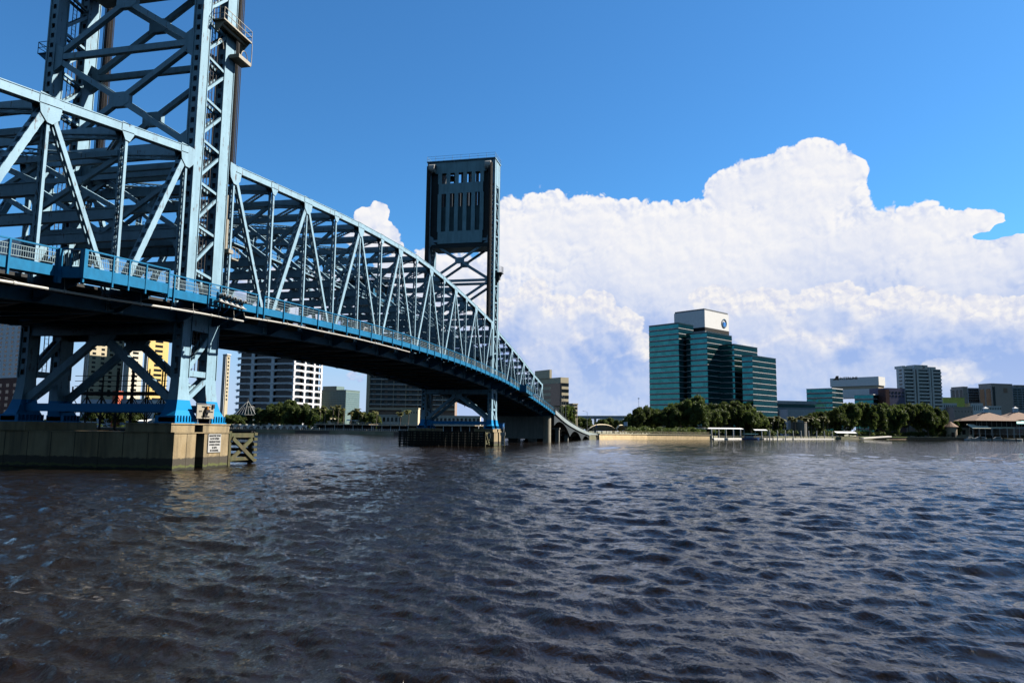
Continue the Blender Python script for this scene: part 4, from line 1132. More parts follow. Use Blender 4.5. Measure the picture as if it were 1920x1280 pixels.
F = foot(1668, 640, 20, 1662, 1700, dl=20); t = bld('brick_block', 'dark red and blue block between the white sign block and the condominium', 'building', F); w = wallp(t, F, GZ, zp(1680,727,640), mat('blue slate block',(.09,.09,.16),.7)); winrow(t, F[0], F[1], zp(1680,745,640), zp(1680,732,640), 5, 2, .5, .5, G_win); band(foot(1664,638,20,1661,1671,dl=8), .0, GZ, zp(1668,729.5,638)).build('annex', M_brick, t); reloc(t)
# --- condominium tower
dep = 650; F = foot(1700, dep, 12, 1686, 1770)
t = bld('condominium_tower', 'tall grey condominium tower with balcony bands and a rounded left corner', 'apartment tower', F)
zt = zp(1730, 690.5, dep); w = wallp(t, F, GZ, zt, M_condo)
r_, l_ = dirs(12); z = zt-.4; Lr = (F[1]-F[0]).length; n = Vector((r_.y,-r_.x,0)); n = n if n.dot(CAM-F[0])>0 else -n
pil = [.25, .335, .665, .735]
fl = (zt-zp(1730, 765, dep))/11.2
for k in range(11):
    za = zt-.9-fl*k
    for u0, u1 in ((.02,.23),(.355,.645),(.755,.985)):
        m = MB(); a = F[0]+r_*Lr*u0; b_ = F[0]+r_*Lr*u1; m.bar(a+n*.04+Vector((0,0,za-fl*.22)), b_+n*.04+Vector((0,0,za-fl*.22)), .1, fl*.42); m.build('balcony_opening', G_win, w)
        m = MB(); m.bar(a+n*.7+Vector((0,0,za-fl*.7)), b_+n*.7+Vector((0,0,za-fl*.7)), 1.4, fl*.50); m.build('balcony', M_condo, w)
    if True:
        m = MB(); a = F[3]+(F[0]-F[3])*.35; b_ = F[3]+(F[0]-F[3])*.75; nn = Vector((l_.y,-l_.x,0)); nn = nn if nn.dot(CAM-F[0])>0 else -nn
        m.bar(a+nn*.05+Vector((0,0,za-fl*.22)), b_+nn*.05+Vector((0,0,za-fl*.22)), .1, fl*.4); m.build('side_window', G_win, w)
for u in pil:
    m = MB(); a = F[0]+r_*Lr*u+n*.8; m.bar(a+Vector((0,0,GZ)), a+Vector((0,0,zt+.4)), 1.7, 1.7, up=n); m.build('pilaster', M_condo, w)
for (a, b_, yt) in ((.02,.1,685.5),(.13,.27,686.5),(.34,.70,683),(.72,.92,686)):
    m = MB(); q = [F[0]+r_*Lr*a+l_*2, F[0]+r_*Lr*b_+l_*2, F[0]+r_*Lr*b_+l_*12, F[0]+r_*Lr*a+l_*12]; m.prism(q, zt, zp(1730, yt, dep)); m.build('roof_block', M_condo, t)
m = MB(); c0 = F[0]+r_*Lr*.585+l_*1.9; c0.z = zp(1735,687,dep)
for k in range(10):
    a = -2.4+k*.5; m.bar(c0+r_*(1.1*math.cos(a*1.3))+Vector((0,0,1.3-k*.28)), c0+r_*(1.1*math.cos((a+.5)*1.3))+Vector((0,0,1.3-(k+1)*.28)), .3, .5)
m.build('emblem', M_text, t)
reloc(t)
# --- low buildings right of the condo
def simple(name, label, cat, c, dep, th_, l_, r2, yt, mt, wins=(), dl=None, roofed=None, group=None, base=None):
    F = foot(c, dep, th_, l_, r2, dl=dl); t = bld(name, label, cat, F, group); zt = zp(c, yt, dep); w = wallp(t, F, GZ if base is None else zp(c, base, dep), zt, mt)
    for (side, ya, yb_, nx, nz, fw, fh, wm) in wins:
        A_, B_ = (F[0], F[1]) if side == 'r' else (F[3], F[0]); winrow(t, A_, B_, zp(c, ya, dep), zp(c, yb_, dep), nx, nz, fw, fh, wm)
    band(F, .25, zt-.3, zt+.35).build('parapet' if roofed is None else 'roof', roofed or mt, t)
    reloc(t); return t, F, zt
simple('office_block', 'low building with a lime yellow upper band right of the condominium', 'building', 1772, 700, 3, 1765, 1812, 745.5, mat('lime yellow panels', (.55,.58,.12), .8), [('r', 753, 748, 9, 1, .12, .2, M_tan)], dl=30)
simple('office_block', 'small white building with two rows of windows below the lime yellow band', 'building', 1768, 690, 3, 1765, 1797, 756, M_wht, [('r', 772, 757.5, 8, 2, .5, .62, G_win)], dl=20)
simple('brown_building', 'plain brown low building behind the restaurant trees', 'building', 1791, 680, 6, 1786, 1827, 763, M_taupe, [('r', 774, 768, 6, 1, .3, .3, G_win)], dl=20)
simple('hospital_block', 'taupe hospital wing left of the main hospital block', 'hospital', 1810, 800, 10, 1788, 1819, 725, M_taupe, [('l', 770, 728, 3, 1, .7, .9, G_win), ('r', 765, 735, 2, 4, .1, .3, G_win)])
simple('hospital_block', 'dark glass wing set back between the taupe hospital blocks', 'hospital', 1820, 820, 4, 1818, 1846, 727.5, M_bgrey, [('r', 772, 729, 8, 9, .85, .7, G_win)], dl=30)
tt, Fh, zh = simple('hospital_block', 'main taupe hospital block with dark glass corner and a square emblem', 'hospital', 1864, 790, 14, 1840, 1903.5, 719, M_taupe, [('l', 766, 728, 2, 1, .75, .97, G_win)])
r_, l_ = dirs(14); Lr = (Fh[1]-Fh[0]).length; nn = Vector((r_.y,-r_.x,0)); nn = nn if nn.dot(CAM-Fh[0])>0 else -nn
m = MB(); a = Fh[0]+r_*Lr*.66+nn*.15; a.z = zp(1893, 731.5, 790); m.bar(a-r_*2.6, a+r_*2.6, .2, 5.2); o = m.build('emblem', M_brown, tt); o.matrix_parent_inverse = Matrix.Translation(-Vector(tt.location))
m = MB(); a = Fh[0]+r_*Lr*.05+nn*.1; b_ = Fh[0]+r_*Lr*.16+nn*.1; a.z = b_.z = zp(1870, 746, 790); m.bar(a, b_, .2, 24); o = m.build('glass_strip', G_win, tt); o.matrix_parent_inverse = Matrix.Translation(-Vector(tt.location))
simple('hospital_block', 'dark glass hospital wing cut off by the right edge of the photo', 'hospital', 1904, 810, 4, 1902, 1990, 726, M_bgrey, [('r', 768, 728, 10, 9, .85, .7, G_win)], dl=30)
simple('hospital_block', 'small taupe roof block above the rightmost glass wing', 'hospital', 1907, 815, 4, 1905, 1990, 722, M_taupe, [('r', 726, 723, 8, 1, .3, .3, G_win)], dl=20)
simple('arcade_building', 'white building with a row of tall window bays behind the restaurant roofs', 'building', 1824, 700, 8, 1822, 1846, 756, M_wht, [('r', 770, 758, 6, 1, .35, .8, G_win)], dl=18)
simple('arcade_building', 'lower white wing with closely spaced piers right of the bayed white building', 'building', 1852, 705, 6, 1850, 1880, 761.5, M_wht, [('r', 768, 763, 9, 1, .55, .85, G_win)], dl=18)

# --- restaurant with hip roofs on the right
def hiproof(name, label, cxp, dep, l_, r2, yeave, yapex, ybase, cup=True, group='shingled hip-roofed pavilions'):
    P = gp(cxp, dep); a = gp(l_, dep); b_ = gp(r2, dep); hw = (b_-a).length/2; c = (a+b_)/2; ze = zp(cxp, yeave, dep); za = zp(cxp, yapex, dep)
    t = thing(name, label, 'restaurant', (c.x, c.y, GZ), group)
    q = [c+RH*x*hw+FH*y*hw*.8 for x, y in ((-1,-1),(1,-1),(1,1),(-1,1))]
    m = MB(); ap = Vector((c.x, c.y, za)); vs = [Vector((p.x,p.y,ze)) for p in q]+[ap]+[Vector((p.x,p.y,ze-.35)) for p in q]
    m.add(vs, [(0,1,4),(1,2,4),(2,3,4),(3,0,4),(0,5,6,1),(1,6,7,2),(2,7,8,3),(3,8,5,0),(5,8,7,6)]); m.build('roof', M_roof, t)
    q2 = [c+(p-c)*.86 for p in q]; wallp(t, q2, zp(cxp, ybase, dep), ze-.34, M_black, 'glazed_wall')
    m = MB()
    for k in range(9): p = q2[0]+(q2[1]-q2[0])*k/8; m.bar(Vector((p.x,p.y,zp(cxp,ybase,dep)-2)), Vector((p.x,p.y,ze-.3)), .25, .25)
    m.each('post', M_tan, t)
    if cup:
        s = hw*.055+.6; m = MB(); m.prism([Vector((c.x+dx*s, c.y+dy*s, 0)) for dx, dy in ((-1,-1),(1,-1),(1,1),(-1,1))], za-.8, za+2.6); m.build('cupola', mat('pale blue cupola',(.45,.55,.62),.5), t)
        m = MB(); z0 = za+2.6; m.add([(c.x-s*1.2,c.y-s*1.2,z0),(c.x+s*1.2,c.y-s*1.2,z0),(c.x+s*1.2,c.y+s*1.2,z0),(c.x-s*1.2,c.y+s*1.2,z0),(c.x,c.y,z0+1.8)], [(0,1,4),(1,2,4),(2,3,4),(3,0,4),(3,2,1,0)]); m.build('cupola_roof', M_sill, t)
    reloc(t); return t, c, hw
hiproof('restaurant_pavilion', 'brown hip-roofed restaurant with a cupola behind the white awning', 1852, 640, 1808, 1893, 789, 771.5, 800)
hiproof('restaurant_pavilion', 'second brown hip-roofed pavilion with a cupola at the right edge', 1906, 660, 1868, 1945, 787, 771, 800)
def awn(name, label, cat, l_, r2, dep, ya, yb_, mt, deepen=6, group=None):
    a = gp(l_, dep); b_ = gp(r2, dep); t = thing(name, label, cat, (a.x, a.y, GZ), group)
    m = MB(); z1 = zp((l_+r2)/2, ya, dep); z0 = zp((l_+r2)/2, yb_, dep); A1 = Vector((a.x,a.y,z0)); B1 = Vector((b_.x,b_.y,z0)); A2 = A1+FH*deepen+Vector((0,0,z1-z0)); B2 = B1+FH*deepen+Vector((0,0,z1-z0))
    m.add([A1,B1,B2,A2,A1-Vector((0,0,.25)),B1-Vector((0,0,.25)),B2-Vector((0,0,.25)),A2-Vector((0,0,.25))],[(0,1,2,3),(4,7,6,5),(0,4,5,1),(1,5,6,2),(2,6,7,3),(3,7,4,0)]); m.build('canopy', mt, t)
    m = MB()
    n = max(3, int((B1-A1).length/5)+1)
    for k in range(n): p = A1+(B1-A1)*k/(n-1); m.bar(Vector((p.x,p.y,GZ)), Vector((p.x,p.y,z0-.2)), .18, .18)
    m.each('post', M_sill, t); reloc(t); return t
awn('awning', 'white sloping awning on the restaurant deck above the left boat', 'awning', 1824, 1859, 622, 795, 802.5, mat('cream canvas', (.72,.66,.52), .8), 8, 'awnings of the riverside restaurant')
awn('awning', 'long thin cream awning right of the white sloping one', 'awning', 1861, 1902, 624, 798.5, 801.5, mat('cream canvas b', (.68,.62,.45), .8), 6, 'awnings of the riverside restaurant')
awn('awning', 'turquoise canopy below the second hip roof at the right edge', 'awning', 1889, 1945, 628, 789, 794, mat('turquoise canopy', (.25,.62,.62), .6), 6, 'awnings of the riverside restaurant')
F = foot(1830, 640, 2, 1828, 1960, dl=10); t = bld('restaurant_deck', 'dark timber dining deck below the awnings', 'deck', F); w = wallp(t, F, 0.5, zp(1870, 815, 640), M_timberdk, 'deck_floor'); winrow(t, F[0]-FH*.2, F[1]-FH*.2, zp(1870,815,640), zp(1870,811,640), 22, 1, .5, .15, M_sill, 'rail_segment'); wallp(t, foot(1835, 646, 2, 1833, 1960, dl=6), zp(1870,815,640), zp(1870,803,640), M_brown, 'back_wall'); reloc(t)
t = thing('parasol', 'red parasol on the restaurant deck at the far right', 'parasol', gp(1912, 630)); P = gp(1912, 630); m = MB(); z = zp(1912, 808, 630); m.tube((P.x,P.y,z-.6),(P.x,P.y,z+.7),1.9,12,.1); m.build('canopy', M_red, t); m = MB(); m.tube((P.x,P.y,3),(P.x,P.y,z),.07,6); m.build('pole', M_sill, t); reloc(t)
# pump house with a little cone-roofed turret
t, F, zt = simple('pump_house', 'low tan waterside building with dark garage openings left of the restaurant', 'building', 1776, 640, 4, 1772, 1826, 801, mat('sandy stucco',(.40,.33,.24),.85), [('r', 815, 804, 4, 1, .5, .8, M_black)], dl=12, roofed=mat('shingle edge',(.26,.22,.18),.9))
P = gp(1783, 632); t = thing('turret', 'small round tan turret with a pointed roof in front of the pump house', 'turret', (P.x,P.y,GZ)); m = MB(); m.tube((P.x,P.y,GZ),(P.x,P.y,zp(1783,800,632)),4.6,16); m.build('wall', mat('turret stucco',(.36,.29,.21),.85), t); m = MB(); m.tube((P.x,P.y,zp(1783,800,632)),(P.x,P.y,zp(1783,790,632)),6.0,16,.3); m.build('roof', M_roof, t); m = MB(); m.box(P.x-1.2,P.x+1.2,P.y-4.75,P.y-4.5,GZ,GZ+4.5); m.build('doorway', M_black, t); reloc(t)

# --- left bank
simple('apartment_tower', 'very tall pale tower with window columns at the far left edge', 'apartment tower', 24, 700, 62, -90, 46, 441, M_lilac, [('l', 704, 450, 11, 30, .42, .55, G_win), ('r', 704, 450, 3, 30, .35, .5, G_win)])
simple('brick_building', 'dark brick base building at the far left edge below the pale tower', 'building', 27, 660, 62, -90, 34, 708, M_brick, [('l', 790, 715, 9, 6, .4, .5, G_win)], dl=None)
for lab, c, dep, l_, r2, yt, mt, wc in (('cream tower with white balcony columns behind the trestle', 157, 720, 148, 222, 560, M_cream, (6, 22)), ('pale tower with square windows between the cream and the ochre towers', 230, 740, 224, 258, 575, mat('pale stucco',(.60,.56,.46),.85), (3, 20)), ('ochre tower with square windows behind the tower legs', 269, 730, 262, 306, 585, M_yel, (3, 18)),
    ('slim cream tower right of the tower foot', 418, 760, 411, 424, 664, M_cream, (2, 12))):
    F = foot(c, dep, 58, l_, r2); t = bld('apartment_tower', lab, 'apartment tower', F); zt = zp(c, yt, dep); wallp(t, F, GZ, zt, mt)
    winrow(t, F[3], F[0], zp(c, 752, dep), zt-2, wc[0]+1, wc[1], .45, .5, G_win); winrow(t, F[0], F[1], zp(c, 752, dep), zt-2, max(1, wc[0]-2), wc[1], .4, .5, G_win)
    for u in (.15, .5, .85):
        m = MB(); p = F[3]+(F[0]-F[3])*u; nn = -RH*.6-FH*.8; m.bar(p+nn*.5+Vector((0,0,GZ)), p+nn*.5+Vector((0,0,zt)), .9, .9, up=nn); m.build('pilaster', M_wht, t)
    band(F, .6, zt-.6, zt+.4).build('cornice', M_wht, t); reloc(t)
simple('long_building', 'long low blue grey building at the water behind the near tower base', 'building', 150, 660, 2, 146, 312, 747, mat('pale blue grey wall', (.40,.45,.56), .8), [('r', 790, 760, 14, 1, .08, .7, M_bgrey)], dl=20, roofed=M_cream)  # one even blue grey wall colour
simple('brick_block', 'small red brick block on the long blue grey building', 'building', 206, 655, 2, 205, 217, 733, mat('red brick',(.42,.10,.06),.85), [('r', 744, 736, 2, 1, .4, .5, G_win)], dl=8)
awn('tent', 'white tent canopy by the water below the ochre tower', 'tent', 246, 275, 640, 785, 789, M_wht, 8)
simple('low_building', 'white low building beside the ochre tower', 'building', 280, 650, 6, 278, 312, 752, M_wht, [('r', 764, 755, 5, 1, .6, .5, G_win)], dl=12)
# --- white office building with arched openings
dep = 660; thD = 71
F = foot(546, dep, thD, 440, 597.5); zt = zp(546, 655, dep); t = bld('office_building', 'white precast office building with rows of arched window openings', 'office building', F); r_, l_ = dirs(thD)
w = wallp(t, off(F, -1.5), GZ, zt, G_win, 'glazed_core'); fl = (zp(546,669,dep)-zp(546,744,dep))/6.1
z = zt
def archband(mb, A_, B_, z0, h, n_, cuts):
    """spandrel whose lower edge is arched between the columns"""
    e = (B_-A_); Lw = e.length; e.normalize()
    for u0, u1 in cuts:
        k = 8; top = []; bot = []
        for i in range(k+1):
            s = u0+(u1-u0)*i/k; q = A_+e*Lw*s; d = 2*abs(i/k-.5); top.append(Vector((q.x,q.y,z0+h))); bot.append(Vector((q.x,q.y,z0-(.9*max(0,(d-.55)/.45)**1.2))))
        mb.poly(top+bot[::-1], n_)
nL = -Vector((l_.y,-l_.x,0)); nL = nL if nL.dot(CAM-F[0])>0 else -nL; nR = Vector((r_.y,-r_.x,0)); nR = nR if nR.dot(CAM-F[0])>0 else -nR
cutL = [(0,.265),(.265,.64),(.64,1.)]; cutL = [(0,.27),(.27,.63),(.63,1.)]; cutR = [(0,.38),(.38,.72),(.72,1.)]
while z > GZ+9:
    m = MB(); archband(m, F[3], F[0], z-1.7, 1.7, nL*.9, cutL); archband(m, F[0], F[1], z-1.7, 1.7, nR*.9, cutR); m.build('arched_spandrel', M_lilac, w)
    m = MB(); q = off(F, 1.15); m.prism(q, z-1.2, z-.75); m.build('ledge', M_lilac, w)
    z -= fl
for A_, B_, n_, us in ((F[3], F[0], nL, (.27,.63)), (F[0], F[1], nR, (.0,.38,.72,1.))):
    for u in us:
        m = MB(); p = A_+(B_-A_)*u+n_*.2; m.bar(p+Vector((0,0,GZ)), p+Vector((0,0,zt)), 3.0 if n_ is nL else 2.2, 1.2, up=n_); m.build('column', M_lilac, w)
reloc(t)
# --- grey green box building, hotel, cream office
t, F, zt = simple('glass_box_building', 'plain grey green box building with a small penthouse', 'office building', 646, 800, 66, 590, 672, 731, M_ggrn, [('l', 775, 733, 20, 10, .72, .7, mat('grey green glass',(.10,.17,.17),.2,metal=.3)), ('r', 775, 735, 12, 10, .72, .7, mat('blue green glass',(.14,.22,.25),.2,metal=.3))])
q = foot(628, 825, 66, 602, 632, dr=14); m = MB(); m.prism(q, zt, zp(615,723,820)); o = m.build('penthouse', M_ggrn, t); o.matrix_parent_inverse = Matrix.Translation(-Vector(t.location))
dep = 545; F = foot(690, dep, 0, 687, 852, dl=22); zt = zp(700, 701, dep); t = bld('hotel', 'broad brown hotel with white balcony lines seen under the bridge', 'hotel', F); w = wallp(t, F, GZ, zt, M_brown)
fl = (zp(700,711,dep)-zp(700,758,dep))/5; z = zp(700,711,dep)+fl; r_, l_ = dirs(0); Lr = (F[1]-F[0]).length
for k in range(7):
    za = z-fl*k
    m = MB(); m.bar(F[0]-FH*.9+Vector((0,0,za)), F[1]-FH*.9+Vector((0,0,za)), 1.9, .35); m.build('balcony_slab', M_sill, w)
    m = MB(); m.bar(F[0]-FH*.02+r_*1+Vector((0,0,za+fl*.42)), F[1]-FH*.02-r_*1+Vector((0,0,za+fl*.42)), .1, fl*.62); m.build('glazing', G_win, w)
    m = MB(); m.bar(F[0]-FH*1.8+Vector((0,0,za+.75)), F[1]-FH*1.8+Vector((0,0,za+.75)), .08, 1.0); m.build('balcony_front', mat('balcony panel',(.06,.08,.09),.5) if k == 0 else bpy.data.materials['balcony panel'], w)
    for j in range(7):
        m = MB(); q = F[0]+r_*Lr*(.04+j*.14)-FH*.12+Vector((0,0,za+fl*.4)); m.bar(q, q+r_*2.2, .14, fl*.55); m.build('curtained_bay', M_brown, w)
for j in range(8):
    m = MB(); q = F[0]+r_*Lr*j/7-FH*1.0; m.bar(q+Vector((0,0,zp(700,768,dep))), q+Vector((0,0,zt)), .35, 1.7, up=FH); m.build('fin', M_tan, w)
m = MB(); m.bar(F[0]-FH*1.+Vector((0,0,zp(700,766,dep))), F[1]-FH*1.+Vector((0,0,zp(700,766,dep))), 2.2, 1.6); m.build('base_band', M_tan, w)
m = MB(); q = F[0]-FH*1-r_*.6; m.bar(q+Vector((0,0,GZ)), q+Vector((0,0,zt+.6)), 2.4, 2.4, up=FH); m.build('end_wall', M_tan, w); reloc(t)
simple('low_building', 'stepped cream stucco building in front of the hotel', 'building', 752, 490, 0, 750, 783, 765, M_cream, [('r', 776, 769, 6, 1, .3, .5, G_win)], dl=10)
simple('low_building', 'long two storey white colonnaded building below the hotel', 'building', 700, 512, 0, 698, 900, 778, mat('greyish cream',(.50,.47,.42),.85), [('r', 790, 781, 26, 1, .55, .85, G_win)], dl=14)  # cream with a greyer tone than the stucco
dep = 420; thH = 33
F = foot(1051, dep, thH, 1008, 1066); zt = zp(1051, 707, dep); t = bld('office_building', 'cream office building striped with dark window bands right of the truss end', 'office building', F); w = wallp(t, F, GZ, zt, M_cream)
for k in range(7):
    za = zp(1051, 717.5+k*11.6, dep); band(F, .08, za-1.7, za).build('window_band', G_win, w)
P = F[0]+dirs(thH)[1]*3.; m = MB(); q = foot(1049.5, 417, thH, 1032, 1053); m.prism(q, zp(1040,760,417), zp(1040,719,417)); m.build('corner_glazing', mat('smoked glass',(.03,.03,.035),.15,metal=.4), w)
q = foot(1030, 428, thH, 1002, 1034); m = MB(); m.prism(q, zt, zp(1020, 692.5, 428)); m.build('penthouse', M_cream, t); reloc(t)
simple('low_building', 'small cream annex right of the striped office building', 'building', 1074, 440, 30, 1060, 1083, 757, M_cream, [('l', 785, 761, 1, 3, .9, .4, G_win), ('r', 785, 761, 1, 3, .9, .4, G_win)])

# --- glass pavilion with a two tier pyramid roof
P = gp(462, 630); t = thing('glass_pavilion', 'glass pavilion with a two tier pyramid roof of white ribs', 'pavilion', (P.x,P.y,GZ))
def ngon(r, k=8, ph=.39): return [(P.x+r*math.cos(ph+2*math.pi*i/k), P.y+r*math.sin(ph+2*math.pi*i/k)) for i in range(k)]
zA, zB, zC, zD = zp(462,785,630), zp(462,777.5,630), zp(462,762,630), zp(462,752,630)
m = MB(); m.prism(ngon(8.2), GZ, zB); m.build('glazed_drum', G_tealdk, t)
rr = MB(); gl = MB()
o1, i1, i2 = ngon(11.4), ngon(4.9), ngon(4.9)
vs = [(x,y,zB) for x,y in o1]+[(x,y,zC) for x,y in i1]+[(P.x,P.y,zD-.1)]
gl.add(vs, [(i,(i+1)%8,8+(i+1)%8,8+i) for i in range(8)]+[(8+i,8+(i+1)%8,16) for i in range(8)])
for i in range(8):
    a, b_ = o1[i], i1[i]; rr.bar((*a,zB),(*b_,zC),.28,.28); rr.bar((*b_,zC),(P.x,P.y,zD),.25,.25); c_ = o1[(i+1)%8]; rr.bar((*a,zB),(*c_,zB),.35,.4); d_ = i1[(i+1)%8]; rr.bar((*b_,zC),(*d_,zC),.3,.3)
    for f in (.33,.67): rr.bar((a[0]+(c_[0]-a[0])*f,a[1]+(c_[1]-a[1])*f,zB),(b_[0]+(d_[0]-b_[0])*f,b_[1]+(d_[1]-b_[1])*f,zC),.18,.18)
    rr.bar((P.x+(a[0]-P.x)*.72,P.y+(a[1]-P.y)*.72,GZ),(P.x+(a[0]-P.x)*.72,P.y+(a[1]-P.y)*.72,zB),.25,.25)
rr.tube((P.x,P.y,zD),(P.x,P.y,zD+2),.1,6)
gl.build('roof_glass', G_tealdk, t); rr.build('roof_ribs', M_white, t); reloc(t)
# --- waterside arcade and railed riverwalk on the left
def polyline(pts, f):
    for a, b_ in zip(pts[:-1], pts[1:]): f(Vector(a), Vector(b_))
SH = [gp(a, b_) for a, b_ in shore]
def shore_at(px): return gp(px, float(np.interp(px, [s[0] for s in shore], [s[1] for s in shore])))
def walk(p0, p1, step, back=0.):
    out = []; n = int(abs(p1-p0)/step)
    for i in range(n+1):
        px = p0+(p1-p0)*i/n; q = shore_at(px); d = (q-CAM); d.z = 0; d.normalize(); out.append(q+d*back)
    return out
def seawall(label, p0, p1, z, mt, cap, thick=1.0, group='seawalls of the far bank'):
    t = thing('seawall', label, 'seawall', shore_at(p0), group); pts = walk(p0, p1, 30, -.6); m = MB(); c = MB()
    for a, b_ in zip(pts[:-1], pts[1:]):
        m.bar(Vector((a.x,a.y,z/2-1)), Vector((b_.x,b_.y,z/2-1)), thick, z+2); c.bar(Vector((a.x,a.y,z+.1)), Vector((b_.x,b_.y,z+.1)), thick+.5, .3)
    m.build('wall', mt, t); c.build('coping', cap, t); reloc(t)
M_wall1 = mat('dark low seawall', (.07,.06,.05), .9, var=.2); M_wall2 = mat('sunlit tan seawall', (.62,.46,.26), .85, var=.15, streak=.3)  # low walls plain dark, the right hand wall tan
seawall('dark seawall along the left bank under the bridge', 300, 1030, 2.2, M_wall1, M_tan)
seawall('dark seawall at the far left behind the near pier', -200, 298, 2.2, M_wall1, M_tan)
seawall('dark low wall at the foot of the viaduct', 1032, 1120, 1.9, M_wall1, M_tan)
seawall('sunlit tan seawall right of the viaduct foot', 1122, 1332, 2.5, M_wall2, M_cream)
seawall('brown seawall below the right hand oaks', 1600, 1830, 2.0, mat('brown seawall',(.16,.11,.07),.9,var=.2), M_tan)
def railrun(label, p0, p1, z, step, mt, back=.3):
    t = thing('riverwalk_railing', label, 'railing', shore_at(p0), 'riverwalk railings'); pts = walk(p0, p1, step, back); m = MB(); r2 = MB()
    for a in pts: m.bar(Vector((a.x,a.y,z)), Vector((a.x,a.y,z+1.15)), .16, .16)
    for a, b_ in zip(pts[:-1], pts[1:]):
        for h in (1.12,.6): r2.bar(Vector((a.x,a.y,z+h)), Vector((b_.x,b_.y,z+h)), .08, .1)
    m.each('post', mt, t); r2.build('rail', mt, t); reloc(t)
railrun('pale riverwalk railing along the left bank', 430, 800, 2.4, 4, M_condo)
railrun('pale railing on top of the tan seawall', 1130, 1330, 2.8, 7, M_cream)
t = thing('waterside_arcade', 'low white arcade of small arches on the left riverwalk', 'arcade', shore_at(430)); m = MB(); pts = walk(428, 575, 12.2, 9)
for a, b_ in zip(pts[:-1], pts[1:]):
    a = Vector((a.x,a.y,0)); b_ = Vector((b_.x,b_.y,0)); top = []; bot = []
    for i in range(9):
        q = a+(b_-a)*i/8; top.append(Vector((q.x,q.y,5.6))); bot.append(Vector((q.x,q.y,4.6-2.6*abs(i/4-1)**2.4)))
    m.poly(top+bot[::-1], (0,.5,0))
m.build('arches', M_condo, t); m = MB()
for a, b_ in zip(pts[:-1], pts[1:]): c_ = (a+b_)/2; m.bar(Vector((c_.x-1.6,c_.y,5.8)), Vector((c_.x+1.6,c_.y,5.8)), 3, .25)
m.each('canopy', M_wht, t); m = MB()
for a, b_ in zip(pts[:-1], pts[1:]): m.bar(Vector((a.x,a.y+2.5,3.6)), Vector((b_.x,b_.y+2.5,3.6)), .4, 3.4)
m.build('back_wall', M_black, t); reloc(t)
def wharf(label, p0, p1, zt, back, step=16, cov=None):
    t = thing('wharf_terrace', label, 'terrace', shore_at(p0), 'raised terraces of the left bank'); pts = walk(p0, p1, step, back); a, b_ = pts[0], pts[-1]; m = MB()
    for a, b_ in zip(pts[:-1], pts[1:]): m.bar(Vector((a.x,a.y,zt)), Vector((b_.x,b_.y,zt)), 7, .5)
    m.build('floor', M_tan, t); m = MB(); r2 = MB(); k = MB()
    for a in pts: m.bar(Vector((a.x,a.y-3.,GZ)), Vector((a.x,a.y-3.,zt)), .3, .3)
    for a, b_ in zip(pts[:-1], pts[1:]):
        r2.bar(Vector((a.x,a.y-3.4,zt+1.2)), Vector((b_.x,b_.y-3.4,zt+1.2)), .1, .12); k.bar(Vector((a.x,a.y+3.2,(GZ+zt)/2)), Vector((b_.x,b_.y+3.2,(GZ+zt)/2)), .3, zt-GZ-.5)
    m.each('post', M_wht, t); r2.build('handrail', M_wht, t); k.build('back_wall', M_black, t); reloc(t)  # black sheet stands in for the shade beneath the terrace
wharf('raised timber terrace with white posts below the palms', 596, 700, 6.4, 9); wharf('dark raised terrace below the hotel', 703, 900, 6.0, 9)
t = thing('staircase', 'steep white stair rising to the terrace from the riverwalk', 'stairs', shore_at(586)); a = shore_at(580)+FH*6; b_ = shore_at(593)+FH*6; m = MB()
for i in range(14): q = a+(b_-a)*i/14; q2 = a+(b_-a)*(i+1)/14; m.bar(Vector((q.x,q.y,2.2+i*.32)), Vector((q2.x,q2.y,2.2+i*.32)), 3, .35)
m.build('steps', M_wht, t); m = MB(); m.bar(Vector((a.x,a.y-1.6,3.3)), Vector((b_.x,b_.y-1.6,7.9)), .15, .2); m.build('handrail', M_grey, t); reloc(t)
awn('umbrella_canopy', 'pale peaked canopy on the terrace among the palms', 'canopy', 606, 634, 580, 782, 785.5, M_cream, 8)
awn('terrace_canopy', 'long low white canopy left of the hotel base', 'canopy', 648, 682, 535, 786, 788, M_wht, 5)

# --- highway overpass in the gap right of the viaduct
dep = 760; t = thing('highway_overpass', 'long flat highway overpass crossing the gap between the viaduct and the oaks', 'overpass', gp(1130, dep)); a = gp(1060, dep+60); b_ = gp(1260, dep)
z1 = zp(1130, 778.5, dep); m = MB(); m.bar(Vector((a.x,a.y,z1-1.6)), Vector((b_.x,b_.y,z1-1.6)), 12, 2.6); m.build('deck', M_bgrey, t); m = MB(); m.bar(Vector((a.x,a.y,z1-.1))-FH*6, Vector((b_.x,b_.y,z1-.1))-FH*6, .3, .9); m.build('parapet', M_cream, t)
for px in (1083, 1116, 1150, 1190):
    q = gp(px, dep+20); m = MB(); m.bar(Vector((q.x,q.y,GZ)), Vector((q.x,q.y,z1-2.7)), 2.4, 2.4, up=FH); m.build('column', M_taupe, t)
reloc(t)
simple('low_building', 'thin white flat-roofed building under the overpass', 'building', 1130, 720, 2, 1128, 1168, 784.5, M_wht, [('r', 789, 786.5, 5, 1, .7, .4, G_win)], dl=15, base=789)
P = gp(1128, 420)
